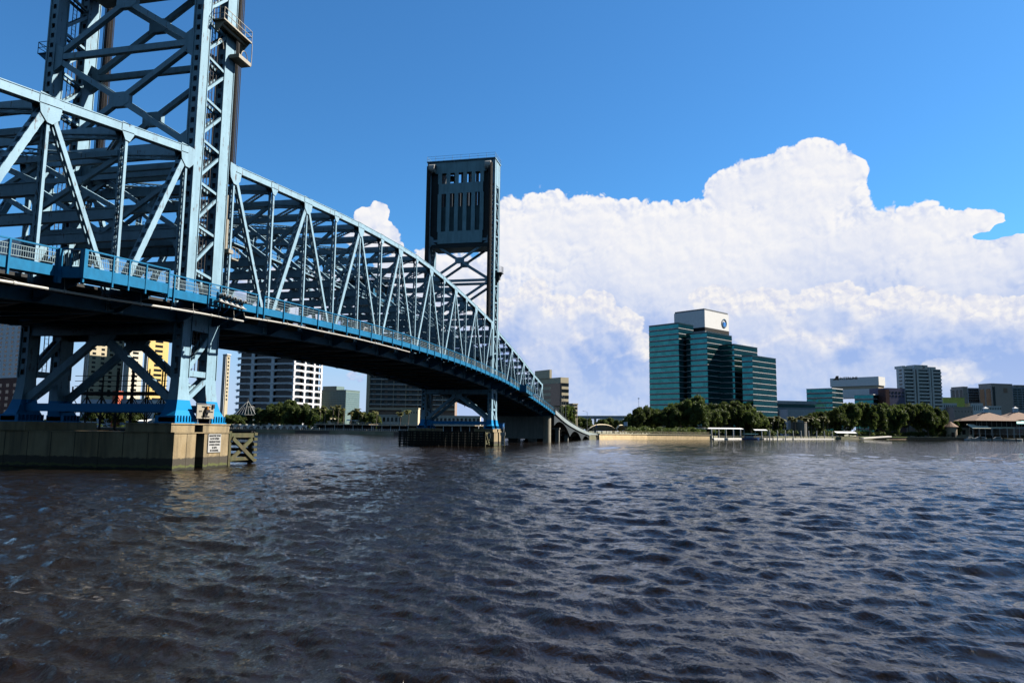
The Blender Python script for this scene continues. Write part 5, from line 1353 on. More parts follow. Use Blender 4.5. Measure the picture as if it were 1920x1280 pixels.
def tentm(label, l_, r2, dep, yt, yb_, mt):
    a = gp(l_, dep); b_ = gp(r2, dep); c = (a+b_)/2; hw = (b_-a).length/2; t = thing('tent_roof', label, 'tent', (c.x,c.y,GZ), 'tan tensile roofs'); z1 = zp((l_+r2)/2, yt, dep); z0 = zp((l_+r2)/2, yb_, dep); m = MB(); rows = []
    for i in range(13):
        s = i/12*2-1; h = z0+(z1-z0)*(1-abs(s)**2.6); q = c+RH*s*hw; rows.append([Vector((q.x,q.y,h))-FH*4, Vector((q.x,q.y,h+.4)), Vector((q.x,q.y,h))+FH*4, Vector((q.x,q.y,z0-.3))])
    m.strip(rows); m.build('membrane', mt, t)
    m = MB()
    for s in (-.9,-.3,.3,.9): q = c+RH*s*hw; m.bar(Vector((q.x,q.y,GZ)), Vector((q.x,q.y,z0)), .25, .25)
    m.each('post', M_brown, t); reloc(t)
M_tent = mat('tan tent fabric', (.68,.52,.36), .8, var=.06)
tentm('long tan tensile roof beyond the foot of the viaduct', 1101, 1156, 430, 796, 806.5, M_tent); tentm('short tan tensile roof right of the long one', 1156, 1172, 425, 797, 804, M_tent)
t = thing('billboard', 'white square board on posts left of the oaks', 'billboard', gp(1173, 415)); q = gp(1173, 415); m = MB(); zz = zp(1173, 794.5, 415); m.bar(Vector((q.x-1.,q.y,zz)), Vector((q.x+1.,q.y,zz)), .2, 2.2); m.build('panel', M_bgrey if False else mat('pale blue board',(.45,.5,.62),.6), t); m = MB(); m.bar(Vector((q.x-.8,q.y+.2,GZ)), Vector((q.x-.8,q.y+.2,zz)), .12, .12); m.bar(Vector((q.x+.8,q.y+.2,GZ)), Vector((q.x+.8,q.y+.2,zz)), .12, .12); m.each('post', M_grey, t); reloc(t)
t = thing('channel_marker', 'small dark blue marker board on a pole by the tan roof', 'marker', gp(1118, 372)); q = gp(1118, 372); m = MB(); zz = zp(1118, 799, 372); m.poly([(q.x-.45,q.y,zz-.6),(q.x+.45,q.y,zz-.6),(q.x+.45,q.y,zz+.4),(q.x,q.y,zz+.9),(q.x-.45,q.y,zz+.4)], (0,.1,0)); m.build('panel', mat('marker blue',(.04,.07,.2),.5), t); m = MB(); m.box(q.x-.06,q.x+.06,q.y+.1,q.y+.2,1,zz); m.build('post', M_grey, t); reloc(t)
# lamp posts
def lamppost(label, px, dep, yt, arm=True, zb=GZ):
    q = gp(px, dep); z = zp(px, yt, dep); t = thing('street_lamp', label, 'street lamp', (q.x,q.y,zb), 'street lamps of the far bank'); m = MB(); m.tube((q.x,q.y,zb),(q.x,q.y,z),.14,6,.08); m.build('pole', M_grey, t)
    m = MB()
    if arm: m.tube((q.x,q.y,z),(q.x-1.8,q.y,z+.5),.06,5); m.box(q.x-2.6,q.x-1.7,q.y-.15,q.y+.15,z+.42,z+.58)
    else: m.box(q.x-.5,q.x+.5,q.y-.3,q.y+.3,z-.5,z)
    m.build('lamp_head', M_grey, t); reloc(t)
for lab, px, dep, yt, arm in (('slim lamp post right of the cream annex', 1081, 330, 772, True), ('leftmost lamp post before the striped office building', 1052, 300, 741, False), ('lamp post between the other two before the striped office building', 1055.5, 320, 744, False), ('tallest lamp post at the foot of the truss end', 1060.5, 290, 752, True), ('curved lamp post above the overpass', 1101, 420, 772, True), ('thin mast rising left of the oaks and the green tower', 1198, 470, 746, False), ('short lamp post standing under the overpass', 1112, 420, 783, True)): lamppost(lab, px, dep, yt, arm)

# --- docks, piles and pavilions on the right
def dockrun(label, p0, p1, back=-6., n=8, ztop=.75):
    t = thing('floating_dock', label, 'dock', shore_at(p0), 'floating docks on the right bank'); pts = walk(p0, p1, abs(p1-p0)/n, back); m = MB()
    m.bar(Vector((pts[0].x,pts[0].y,.35)), Vector((pts[-1].x,pts[-1].y,.35)), 3, .7); m.build('deck', M_condo, t); m = MB(); m.bar(Vector((pts[0].x,pts[0].y-1.55,.25)), Vector((pts[-1].x,pts[-1].y-1.55,.25)), .1, .5); m.build('fascia', M_timberdk, t); reloc(t)
    return pts
def piles(pts, lab):
    first = None
    for k, p in enumerate(pts):
        l_ = (lab % (k+1)) if '%d' in lab else lab
        if first is None:
            first = thing('mooring_pile', l_, 'mooring pile', (p.x, p.y-.6, 0), 'white capped mooring piles')
            m = MB(); m.tube((0,0,-1),(0,0,5.2),.33,8); m.build('shaft', M_condo, first); m = MB(); m.tube((0,0,5.2),(0,0,6.0),.40,8,.05); m.build('cap', M_white, first)
        else:
            r = first.copy(); COL.objects.link(r); r.location = (p.x, p.y-.6, 0)
            for ch in list(first.children): c = ch.copy(); COL.objects.link(c); c.parent = r
            r['label'] = l_
pp = dockrun('pale floating dock left of the covered boat', 1334, 1388, n=4)
pp2 = dockrun('long pale floating dock right of the covered boat', 1428, 1560, n=9)
piles(pp+pp2, 'white capped mooring pile, number %d from the left along the pale floating docks')
awn('dock_pavilion', 'long narrow white roof before the oaks above the dock', 'pavilion', 1306, 1395, 440, 801.5, 803.5, M_wht, 5)
awn('dock_pavilion', 'short white roof right of the long one above the dock', 'pavilion', 1416, 1440, 450, 804.5, 806.5, M_wht, 4)
awn('dock_pavilion', 'flat white roof over a dark gangway left of the sloping dock', 'pavilion', 1569, 1607, 545, 808.5, 811.5, M_wht, 5)
t = thing('boat', 'small covered boat with a turquoise roof moored between the docks', 'boat', shore_at(1405)); pts = walk(1392, 1424, 16, -8); a, c = pts[0], pts[-1]; m = MB(); e = (c-a); e.z = 0; Lb = e.length; e.normalize(); nn = Vector((-e.y,e.x,0))
m.strip([[a+nn*-s*1.2+Vector((0,0,.8)), a+nn*s*1.2+Vector((0,0,.8)), a+nn*s*.8+Vector((0,0,.0)), a-nn*s*.8+Vector((0,0,.0))] for s in (1,)]+[[a+e*Lb*.8+nn*-1.2+Vector((0,0,.85)), a+e*Lb*.8+nn*1.2+Vector((0,0,.85)), a+e*Lb*.8+nn*.8, a+e*Lb*.8-nn*.8]]+[[a+e*Lb+nn*-.1+Vector((0,0,1.2)), a+e*Lb+nn*.1+Vector((0,0,1.2)), a+e*Lb*.96+nn*.1, a+e*Lb*.96-nn*.1]]); m.build('hull', mat('blue hull',(.02,.08,.25),.4), t)
m = MB(); m.bar(a+e*1+Vector((0,0,3.3)), a+e*Lb*.85+Vector((0,0,3.3)), 2.4, .25); m.build('canopy', mat('turquoise top',(.20,.50,.55),.5), t); m = MB()
for f in (.12,.35,.6,.82): m.bar(a+e*Lb*f+nn+Vector((0,0,.8)), a+e*Lb*f+nn+Vector((0,0,3.2)), .1, .1)
m.each('post', M_grey, t); m = MB(); m.bar(a+e*2+Vector((0,0,1.4)), a+e*Lb*.6+Vector((0,0,1.4)), 1.6, 1.2); m.build('cabin', M_bgrey, t); reloc(t)
t = thing('barge', 'long white upturned pontoon sloping on the seawall right of the docks', 'pontoon', shore_at(1610)); a = shore_at(1609)-FH*5; b_ = shore_at(1664)-FH*3; m = MB(); m.bar(Vector((a.x,a.y,.9)), Vector((b_.x,b_.y,2.3)), 3.2, .9); m.build('pontoon', M_condo, t); m = MB(); m.bar(Vector((a.x,a.y-1.65,.95)), Vector((b_.x,b_.y-1.65,2.35)), .1, .3); m.build('rubbing_strake', M_grey, t); m = MB(); m.tube((a.x,a.y-2,.0),(a.x,a.y-2,.7),.35,10,.2); m.build('buoy', M_white, t); reloc(t)
t = thing('round_bastion', 'low round concrete wall among the palms', 'wall', gp(1498, 520)); q = gp(1498, 520); m = MB(); m.tube((q.x,q.y,GZ),(q.x,q.y,zp(1498,791.5,520)),5.2,20); m.build('wall', M_c2, t); m = MB(); m.tube((q.x,q.y,zp(1498,791.5,520)),(q.x,q.y,zp(1498,790.8,520)),5.4,20); m.build('coping', M_tan, t); reloc(t)
def motorboat(label, px, dep, L_, heading, mt=M_white, cabin=True, mast=None):
    q = gp(px, dep); t = thing('motor_boat', label, 'motor boat', (q.x,q.y,0), 'motor boats at the restaurant dock'); e = RH*math.cos(heading)+FH*math.sin(heading); nn = Vector((-e.y,e.x,0)); m = MB(); rows = []
    for s, w_, h in ((-.5,.9,1.2),(-.2,1.2,1.25),(.15,1.15,1.4),(.38,.7,1.6),(.5,.08,1.8)):
        c = q+e*s*L_; w_ *= L_/9; rows.append([c-nn*w_+Vector((0,0,h)), c+nn*w_+Vector((0,0,h)), c+nn*w_*.75+Vector((0,0,-.2)), c-nn*w_*.75+Vector((0,0,-.2))])
    m.strip(rows); m.build('hull', mt, t)
    if cabin:
        m = MB(); m.strip([[q+e*L_*s-nn*.8*L_/9+Vector((0,0,1.2)), q+e*L_*s+nn*.8*L_/9+Vector((0,0,1.2)), q+e*L_*s+nn*.6*L_/9+Vector((0,0,h)), q+e*L_*s-nn*.6*L_/9+Vector((0,0,h))] for s, h in ((-.3,1.5),(-.22,3.0),(.1,3.0),(.28,1.6))]); m.build('cabin', M_white, t)
        m = MB(); m.bar(q+e*L_*-.2-nn*.83*L_/9+Vector((0,0,2.1)), q+e*L_*.12-nn*.83*L_/9+Vector((0,0,2.1)), .1, .55); m.bar(q+e*L_*-.2+nn*.83*L_/9+Vector((0,0,2.1)), q+e*L_*.12+nn*.83*L_/9+Vector((0,0,2.1)), .1, .55); m.build('window', M_black, t)
    if mast: m = MB(); m.tube(q+Vector((0,0,1.2)), q+Vector((0,0,mast)), .07, 5, .03); m.build('mast', M_sill, t)
    reloc(t)
motorboat('white cabin cruiser below the sloping white awning', 1837, 610, 14, 2.9, mast=14); motorboat('pale blue boat tied left of the white cabin cruiser', 1818, 618, 11, .3, mat('pale blue hull',(.30,.42,.50),.4), True, 13); motorboat('white motor boat between the dark mooring posts', 1869, 606, 11, 3.0); motorboat('low white boat at the right edge', 1902, 612, 14, .1, cabin=False)
for k, px in enumerate((1838.5, 1859, 1880, 1904)):
    q = gp(px, 598); t = thing('mooring_post', 'black mooring post before the restaurant boats, %s from the left' % ORD[k], 'mooring post', (q.x,q.y,0), 'black mooring posts'); m = MB(); m.tube((q.x,q.y,-1),(q.x,q.y,3.9),.4,8); m.build('shaft', M_timberdk, t); m = MB(); m.tube((q.x,q.y,3.9),(q.x,q.y,4.1),.45,8); m.build('cap', M_timber, t); reloc(t)
# ------------------------------------------------------------------ ground of the far bank
m = MB(); far = [gp(2400, 9000), gp(960, 12000), gp(-900, 9000)]
pts = [(p.x, p.y) for p in SH]+[(p.x, p.y) for p in far]
me = bpy.data.meshes.new('ground'); n = len(pts)
me.from_pydata([(x,y,GZ) for x,y in pts]+[(x,y,-3) for x,y in pts], [], [tuple(range(n))]+[(i,(i+1)%n,n+(i+1)%n,n+i) for i in range(n)]); me.update()
o = bpy.data.objects.new('ground', me); COL.objects.link(o); o['kind'] = 'structure'
me.materials.append(mat('bank ground', (.10,.11,.06), .95, var=.3, vscale=.05, col2=(.22,.20,.15)))
m = MB(); a = [shore_at(px) for px in (1600,1640,1700,1760)]
for p, q in zip(a[:-1], a[1:]): m.bar(Vector((p.x,p.y+9,GZ+.1)), Vector((q.x,q.y+9,GZ+.1)), 14, .5)
o = m.build('grass_bank', mat('lawn', (.10,.15,.03), .95, var=.2, vscale=1)); o['kind'] = 'structure'

# ------------------------------------------------------------------ foliage
def leafmat(name, c1, c2, c3):
    m = bpy.data.materials.new(name); m.use_nodes = True; t = m.node_tree; n = t.nodes; l = t.links; b = n['Principled BSDF']
    g = n.new('ShaderNodeNewGeometry'); oi = n.new('ShaderNodeObjectInfo'); ns = n.new('ShaderNodeTexNoise'); l.new(g.outputs['Position'], ns.inputs['Vector']); ns.inputs['Scale'].default_value = .45; ns.inputs['Detail'].default_value = 3
    cr = n.new('ShaderNodeValToRGB'); l.new(ns.outputs[0], cr.inputs[0]); e = cr.color_ramp.elements; e[0].position = .35; e[0].color = (*[q*.7 for q in c1],1); e[1].position = .68; e[1].color = (*[q*.7 for q in c3],1); k = e.new(.5); k.color = (*[q*.7 for q in c2],1)
    hs = n.new('ShaderNodeHueSaturation'); l.new(cr.outputs[0], hs.inputs['Color']); mr = n.new('ShaderNodeMapRange'); l.new(oi.outputs['Random'], mr.inputs[0]); mr.inputs[3].default_value = .75; mr.inputs[4].default_value = 1.25; l.new(mr.outputs[0], hs.inputs['Value'])
    l.new(hs.outputs[0], b.inputs['Base Color']); tr = n.new('ShaderNodeBsdfTranslucent'); l.new(hs.outputs[0], tr.inputs[0]); ms = n.new('ShaderNodeMixShader'); ms.inputs[0].default_value = .42; l.new(b.outputs[0], ms.inputs[1]); l.new(tr.outputs[0], ms.inputs[2]); l.new(ms.outputs[0], n['Material Output'].inputs[0]); b.inputs['Roughness'].default_value = .6; b.inputs['Specular IOR Level'].default_value = .25
    return m
ML_oak = leafmat('oak leaves', (.06,.09,.03), (.10,.145,.035), (.17,.21,.05))
ML_lite = leafmat('light green leaves', (.06,.10,.02), (.11,.17,.03), (.19,.24,.05))
ML_palm = leafmat('palm fronds', (.07,.09,.03), (.14,.15,.045), (.26,.24,.09))
M_bark = mat('grey bark', (.12,.10,.08), .9)
rng = np.random.default_rng(3)
def leaves_mesh(name, centers, rads, per, size, mt):
    V = []; 
    for (c, r) in zip(centers, rads):
        k = int(per*r*r); u = rng.normal(size=(k,3)); u /= np.linalg.norm(u, axis=1)[:,None]
        u[:,2] = np.where(u[:,2] < -.35, -u[:,2], u[:,2])
        p = np.array(c)+u*(r*(rng.uniform(.55, 1.08, size=(k,1))))*np.array([1,1,.8])
        a = rng.normal(size=(k,3)); a /= np.linalg.norm(a, axis=1)[:,None]; b = np.cross(a, u+rng.normal(size=(k,3))*.6); b /= np.linalg.norm(b, axis=1)[:,None]+1e-9
        s = size*rng.uniform(.6, 1.4, size=(k,1)); V.append(np.stack([p-a*s-b*s*.6, p+a*s-b*s*.6, p+a*s+b*s*.6, p-a*s+b*s*.6], 1).reshape(-1,3))
    V = np.concatenate(V); n = len(V)//4; me = bpy.data.meshes.new(name); me.vertices.add(len(V)); me.vertices.foreach_set('co', V.ravel()); me.loops.add(4*n); me.loops.foreach_set('vertex_index', np.arange(4*n, dtype=np.int32)); me.polygons.add(n); me.polygons.foreach_set('loop_start', np.arange(0, 4*n, 4, dtype=np.int32)); me.polygons.foreach_set('loop_total', np.full(n, 4, dtype=np.int32)); me.update(); me.materials.append(mt); return me
def oak_mesh(seed, mt):
    r = random.Random(seed); cs = []; rs = []
    for i in range(26):
        a = r.uniform(0, 6.283); q = math.sqrt(r.random())*.78; z = r.uniform(.22, .88); w = math.sqrt(max(.1, 1-((z-.5)/.55)**2)); cs.append((math.cos(a)*q*w*10, math.sin(a)*q*w*10, z*16)); rs.append(r.uniform(2.2, 3.9))
    return leaves_mesh('oak_crown', cs, rs, 32, .42, mt)
def trunk_mesh(seed, h=16, r0=.55, limbs=6, sp=6):
    r = random.Random(seed); m = MB(); m.tube((0,0,-.5),(.2,.1,h*.33),r0,8,r0*.7)
    for i in range(limbs):
        a = 6.283*i/limbs+r.uniform(-.3,.3); q = r.uniform(.5,1)*sp; mid = Vector((math.cos(a)*q*.5, math.sin(a)*q*.5, h*.52)); m.tube((.2,.1,h*.30), mid, r0*.5, 6, r0*.32); m.tube(mid, Vector((math.cos(a)*q, math.sin(a)*q, h*r.uniform(.62,.78))), r0*.32, 5, .06)
    return m
OAK = [(oak_mesh(s, ML_oak), None) for s in range(5)]; OAKL = [oak_mesh(10+s, ML_lite) for s in range(2)]
tm = trunk_mesh(1); tro = tm.build('trunk', M_bark); TRUNK = tro.data; bpy.data.objects.remove(tro)
def tree(px, dep, ytop, wpx, label, group, kind='oak_tree', var=0, mt='dark', zb=GZ, bottom=None):
    dep = max(dep, float(np.interp(px, [q[0] for q in shore], [q[1] for q in shore]))+12+(var%3)*5)
    q = gp(px, dep); z1 = zp(px, ytop, dep); h = (z1-zb)/14.9*1.04; w = wpx/FPX*dep/17.
    t = thing(kind, label, 'tree', (q.x, q.y, zb), group)
    c = bpy.data.objects.new('crown', OAK[var % 5][0] if mt == 'dark' else OAKL[var % 2]); COL.objects.link(c); c.parent = t; c.scale = (w, w, h); c.rotation_euler = (0,0,var*1.7)
    k = bpy.data.objects.new('trunk', TRUNK); COL.objects.link(k); k.parent = t; k.scale = (w, w, h); k.rotation_euler = (0,0,var*.9)
def palm_mesh(seed):
    r = random.Random(seed); m = MB()
    for i in range(26):
        a = r.uniform(0, 6.283); up = r.uniform(-.5, 1.1); Lf = r.uniform(1.6, 2.3); prev = Vector((0,0,0)); pw = .12; d = Vector((math.cos(a), math.sin(a), up)).normalized(); side = Vector((-math.sin(a), math.cos(a), 0))
        for s in range(5):
            nxt = prev+d*Lf/5; d = (d+Vector((0,0,-.28))).normalized(); nw = .12+.5*math.sin(math.pi*(s+1)/5.3)
            m.add([prev-side*pw+Vector((0,0,-pw*.5)), prev, prev+side*pw+Vector((0,0,-pw*.5)), nxt+side*nw+Vector((0,0,-nw*.5)), nxt, nxt-side*nw+Vector((0,0,-nw*.5))], [(0,1,4,5),(1,2,3,4)]); prev, pw = nxt, nw
    return m
pms = []
for s in range(3):
    o = palm_mesh(s).build('fronds', ML_palm); pms.append(o.data); bpy.data.objects.remove(o)
mm = MB(); mm.tube((0,0,-.5),(0.1,0,1.0),.028,7,.02); mm.v = [(x*1,y*1,z) for x,y,z in mm.v]; o = mm.build('trunk', M_bark); PTR = o.data; bpy.data.objects.remove(o)
def palm(px, dep, ytop, label, group, var=0, s=1.35):
    dep = max(dep, float(np.interp(px, [q[0] for q in shore], [q[1] for q in shore]))+9)
    q = gp(px, dep); z1 = zp(px, ytop, dep); h = z1-GZ-1.2*s; t = thing('palm_tree', label, 'palm tree', (q.x,q.y,GZ), group)
    c = bpy.data.objects.new('fronds', pms[var % 3]); COL.objects.link(c); c.parent = t; c.location = (.1*h*.1, 0, h); c.scale = (s,s,s); c.rotation_euler = (0,0,var)
    k = bpy.data.objects.new('trunk', PTR); COL.objects.link(k); k.parent = t; k.scale = (h*.4+6, h*.4+6, h)
def ordn(i): 
    w = ['first','second','third','fourth','fifth','sixth','seventh','eighth','ninth','tenth','eleventh','twelfth','thirteenth','fourteenth','fifteenth','sixteenth','seventeenth','eighteenth','nineteenth','twentieth']
    return w[i] if i < 20 else 'twenty '+w[i-20]
def row(items, fmt, group, **k):
    for i, it in enumerate(items): tree(it[0], it[1], it[2], it[3], fmt % ordn(i), group, var=i+k.get('v0',0), mt=it[4] if len(it) > 4 else 'dark')
# oaks before the green tower
row([(1188,455,781,26),(1203,450,769,34),(1219,458,767,34),(1238,452,775,34),(1256,448,769,36),(1276,456,764,38),(1296,452,757,40),(1312,446,759,40),(1331,455,770,36),(1350,450,765,40),(1370,456,761,40),(1390,452,763,42),(1408,458,770,36),(1424,470,777,30)],
    'dense dark oak in the front row below the green tower, %s from the left', 'oaks below the green tower')
row([(1228,480,772,34),(1264,484,763,36),(1306,482,752,36),(1340,484,764,36),(1382,482,760,34),(1402,484,763,30)], 'dark oak crown rising behind the front row below the green tower, %s from the left', 'oaks below the green tower', v0=3)
row([(1438,500,786,20),(1462,505,788,20),(1524,520,778,26),(1537,540,777,24)], 'loose rounded tree between the two groves of the right bank, %s from the left', 'trees between the groves', v0=1)
row([(1556,575,776,26),(1574,570,768,34),(1592,575,763,36),(1610,572,764,36),(1630,578,763,34),(1648,574,765,34),(1666,580,763,34),(1686,576,767,32),(1704,580,765,34),(1722,578,763,36),(1740,584,765,36),(1757,586,770,30),(1770,590,776,22)], 'dense dark oak of the right hand grove, %s from the left', 'oaks of the right hand grove', v0=2)
row([(1748,572,783,22,'l'),(1764,575,790,18,'l'),(1793,640,792,16,'l'),(1804,650,789,18),(1818,655,786,14)], 'small lighter tree at the right end of the right hand grove, %s from the left', 'small trees by the pump house')
row([(1060,360,764,26,'l'),(1072,365,768,20,'l')], 'bright green tree in front of the striped office, %s from the left', 'trees by the viaduct')
row([(1090,640,784,22),(1103,640,787,18),(1128,640,789,22),(1142,650,787,20),(1160,640,790,22),(1176,600,783,20)], 'small hazy tree under the overpass, %s from the left', 'trees under the overpass', v0=2)
# left bank
row([(432,560,779,28,'l'),(448,556,783,24),(492,560,770,34),(508,556,763,36),(526,558,760,36),(545,555,757,38),(562,552,763,34),(578,550,770,26),(590,560,768,24),(606,566,766,26),(632,566,768,24),(668,540,775,26),(684,500,776,24),(702,485,778,22)],
    'leafy green tree along the left riverwalk, %s from the left', 'trees of the left riverwalk', v0=4)
for i, (px, dep, yt, mt) in enumerate([(438,558,780,'l'),(556,545,776,'l'),(570,545,780,'l'),(594,545,782,'l')]): tree(px, dep, yt, 24, 'low bright green tree in front of the left riverwalk trees, %s from the left' % ordn(i), 'trees of the left riverwalk', var=i, mt='l')
for i, (px, dep, yt) in enumerate([(597,520,764),(606,515,760),(621,520,759),(631,518,757),(641,512,763),(655,505,770),(669,500,763),(676,495,770),(703,470,768),(748,430,770),(763,425,766)]): palm(px, dep, yt, 'cabbage palm on the left bank, %s from the left' % ordn(i), 'palms of the left bank', i)
for i, (px, dep, yt) in enumerate([(1447,500,779),(1457,505,777),(1468,500,781),(1482,510,778),(1489,505,781),(1500,515,777),(1512,508,780),(1520,515,777),(1531,520,780),(1542,530,778),(1550,535,783)]): palm(px, dep, yt, 'fan palm between the groves of the right bank, %s from the left' % ordn(i), 'palms of the right bank', i, 1.6)
row([(170,545,768,30),(196,548,770,26),(222,545,772,26),(252,548,768,30),(300,545,772,24)], 'dark tree glimpsed behind the trestle, %s from the left', 'trees behind the trestle')
# low hedge and undergrowth: uncountable
hm = []
for px in range(1180, 1790, 5):
    dep = float(np.interp(px, [s[0] for s in shore], [s[1] for s in shore]))+14+rng.uniform(-3,6); q = gp(px, dep); hm.append((q.x, q.y, GZ+1.6+rng.uniform(-.3,1.2)))
me = leaves_mesh('undergrowth', hm, [2.4+rng.uniform(-.4,1.) for _ in hm], 22, .32, ML_oak); o = bpy.data.objects.new('undergrowth', me); COL.objects.link(o); o['kind'] = 'stuff'; o['label'] = 'dark hedge and undergrowth below the oaks of the right bank'; o['category'] = 'undergrowth'
hm = []
for px in range(60, 900, 8):
    dep = float(np.interp(px, [s[0] for s in shore], [s[1] for s in shore]))+22+rng.uniform(-3,8); q = gp(px, dep); hm.append((q.x, q.y, GZ+1.2+rng.uniform(-.3,1.0)))
me = leaves_mesh('undergrowth', hm, [1.6+rng.uniform(-.4,.8) for _ in hm], 22, .32, ML_lite); o = bpy.data.objects.new('undergrowth', me); COL.objects.link(o); o['kind'] = 'stuff'; o['label'] = 'low green shrubs along the left riverwalk'; o['category'] = 'undergrowth'
# far wooded skyline that closes the horizon
hm = []; rr_ = []
for px in list(range(-800, 1300, 9))+list(range(1780, 2500, 9)):
    q = gp(px, 1500+rng.uniform(-60,60)); hm.append((q.x, q.y, GZ+5+rng.uniform(-2,4))); rr_.append(9+rng.uniform(-2,3))
me = leaves_mesh('distant_woods', hm, rr_, 4, 1.2, ML_oak); o = bpy.data.objects.new('distant_woods', me); COL.objects.link(o); o['kind'] = 'stuff'; o['label'] = 'distant woods closing the horizon behind the city'; o['category'] = 'woods'

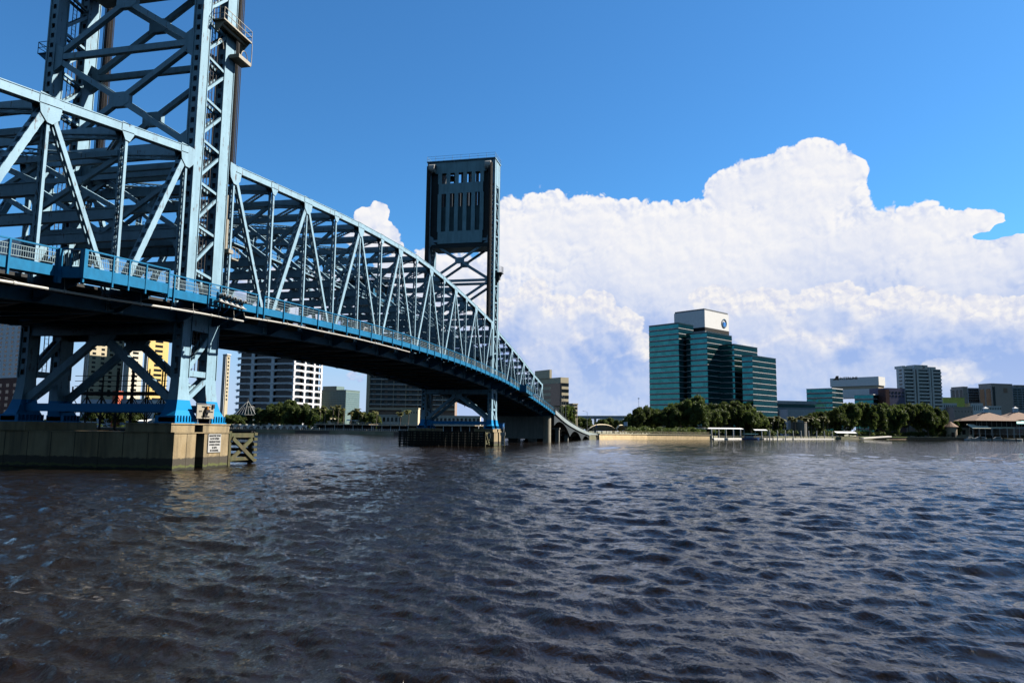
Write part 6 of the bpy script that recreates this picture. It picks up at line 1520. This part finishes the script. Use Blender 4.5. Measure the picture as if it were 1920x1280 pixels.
# ------------------------------------------------------------------ RIVER
def river():
    # polar sheet round a point beside the bank, fine near it, coarse at the horizon; waves are real displacement
    cx, cyy = CAM.x, CAM.y
    a0 = math.atan2(FH.x, FH.y)
    ang = np.concatenate([np.linspace(-3.14159, -.95, 40)[:-1], np.linspace(-.95, .95, 900), np.linspace(.95, 3.14159, 40)[1:-1]])+a0
    r = [2.5]
    while r[-1] < 14000: r.append(r[-1]*(1.0045 if r[-1] < 130 else 1.012 if r[-1] < 700 else 1.12)+(.0 if r[-1] < 130 else 0))
    r = np.array(r); A, Rr = np.meshgrid(ang, r); X = cx+np.sin(A)*Rr; Y = cyy+np.cos(A)*Rr
    g = np.random.default_rng(11); Z = np.zeros_like(X); cell = np.maximum(Rr*.0045, Rr*1.9/900)
    wd = rad(255)         # direction waves run
    for k in range(130):
        lam = .34*(4.2/.34)**g.random(); th = wd+g.normal()*.5; amp = .0074*lam**1.0*g.uniform(.5,1.3)
        if lam > 2.5: amp *= .6
        kx, ky = math.cos(th)*6.283/lam, math.sin(th)*6.283/lam; ph = g.uniform(0, 6.283); p = X*kx+Y*ky+ph+.9*np.sin(X*.11*g.uniform(.4,1.3)+Y*.13*g.uniform(.4,1.3)+g.uniform(0,6))
        w = np.clip((lam/cell-3)/3, 0, 1); s = np.sin(p); Z += w*amp*(1-2*np.abs(np.sin(p/2))**.9 if lam < 4 else s)
    gust = .75+.35*np.sin(X*.045+1.3*np.sin(Y*.03))*np.sin(Y*.038+2)
    Z = Z*gust*1.0; Z -= Z.mean(axis=1, keepdims=True)
    nr, na = X.shape; V = np.stack([X,Y,Z], -1).reshape(-1,3); V = np.vstack([V, [[cx,cyy,0]]])
    i, j = np.meshgrid(np.arange(nr-1), np.arange(na), indexing='ij'); j2 = (j+1) % na
    Fq = np.stack([i*na+j, i*na+j2, (i+1)*na+j2, (i+1)*na+j], -1).reshape(-1,4).astype(np.int32)[:, ::-1]
    me = bpy.data.meshes.new('river_water'); me.vertices.add(len(V)); me.vertices.foreach_set('co', V.astype(np.float32).ravel()); n = len(Fq)
    me.loops.add(4*n); me.loops.foreach_set('vertex_index', Fq.ravel()); me.polygons.add(n); me.polygons.foreach_set('loop_start', np.arange(0,4*n,4,dtype=np.int32)); me.polygons.foreach_set('loop_total', np.full(n,4,dtype=np.int32)); me.update()
    me.polygons.foreach_set('use_smooth', np.ones(n, dtype=bool)); o = bpy.data.objects.new('river_water', me); COL.objects.link(o); o['kind'] = 'structure'
    m = bpy.data.materials.new('river water'); m.use_nodes = True; t = m.node_tree; nn = t.nodes; l = t.links; b = nn['Principled BSDF']
    b.inputs['Roughness'].default_value = .04; b.inputs['IOR'].default_value = 1.3
    gg = nn.new('ShaderNodeNewGeometry')
    mp = nn.new('ShaderNodeMapping'); l.new(gg.outputs['Position'], mp.inputs[0]); mp.inputs['Rotation'].default_value = (0,0,rad(20)); mp.inputs['Scale'].default_value = (1.,.42,1.)
    n1 = nn.new('ShaderNodeTexNoise'); l.new(mp.outputs[0], n1.inputs['Vector']); n1.inputs['Scale'].default_value = 2.6; n1.inputs['Detail'].default_value = 6; n1.inputs['Roughness'].default_value = .62; n1.inputs['Distortion'].default_value = .6
    n2 = nn.new('ShaderNodeTexNoise'); l.new(mp.outputs[0], n2.inputs['Vector']); n2.inputs['Scale'].default_value = .38; n2.inputs['Detail'].default_value = 7; n2.inputs['Roughness'].default_value = .6
    b1 = nn.new('ShaderNodeBump'); l.new(n1.outputs[0], b1.inputs['Height']); b1.inputs['Strength'].default_value = 1; b1.inputs['Distance'].default_value = .085
    b2 = nn.new('ShaderNodeBump'); l.new(n2.outputs[0], b2.inputs['Height']); b2.inputs['Strength'].default_value = 1; b2.inputs['Distance'].default_value = .36; l.new(b1.outputs[0], b2.inputs['Normal'])
    l.new(b2.outputs[0], b.inputs['Normal'])
    # thin streaks of foam and scum drawn out by the current
    mp2 = nn.new('ShaderNodeMapping'); l.new(gg.outputs['Position'], mp2.inputs[0]); mp2.inputs['Rotation'].default_value = (0,0,rad(-8)); mp2.inputs['Scale'].default_value = (.035,.28,1.)
    n3 = nn.new('ShaderNodeTexNoise'); l.new(mp2.outputs[0], n3.inputs['Vector']); n3.inputs['Scale'].default_value = 1.; n3.inputs['Detail'].default_value = 9; n3.inputs['Roughness'].default_value = .66; n3.inputs['Distortion'].default_value = .8
    mr = nn.new('ShaderNodeMapRange'); l.new(n3.outputs[0], mr.inputs[0]); mr.inputs[1].default_value = .64; mr.inputs[2].default_value = .74; mr.inputs[4].default_value = .75
    n4 = nn.new('ShaderNodeTexNoise'); l.new(gg.outputs['Position'], n4.inputs['Vector']); n4.inputs['Scale'].default_value = 3.; n4.inputs['Detail'].default_value = 5
    mr4 = nn.new('ShaderNodeMapRange'); l.new(n4.outputs[0], mr4.inputs[0]); mr4.inputs[1].default_value = .5; mr4.inputs[2].default_value = .6
    mu = nn.new('ShaderNodeMath'); mu.operation = 'MULTIPLY'; l.new(mr.outputs[0], mu.inputs[0]); l.new(mr4.outputs[0], mu.inputs[1])
    mx = nn.new('ShaderNodeMix'); mx.data_type = 'RGBA'; l.new(mu.outputs[0], mx.inputs[0]); mx.inputs[6].default_value = (.009,.006,.004,1); mx.inputs[7].default_value = (.42,.40,.39,1); l.new(mx.outputs[2], b.inputs['Base Color'])
    r2 = nn.new('ShaderNodeMapRange'); l.new(mu.outputs[0], r2.inputs[0]); r2.inputs[3].default_value = .04; r2.inputs[4].default_value = .7; l.new(r2.outputs[0], b.inputs['Roughness'])
    me.materials.append(m)
river()
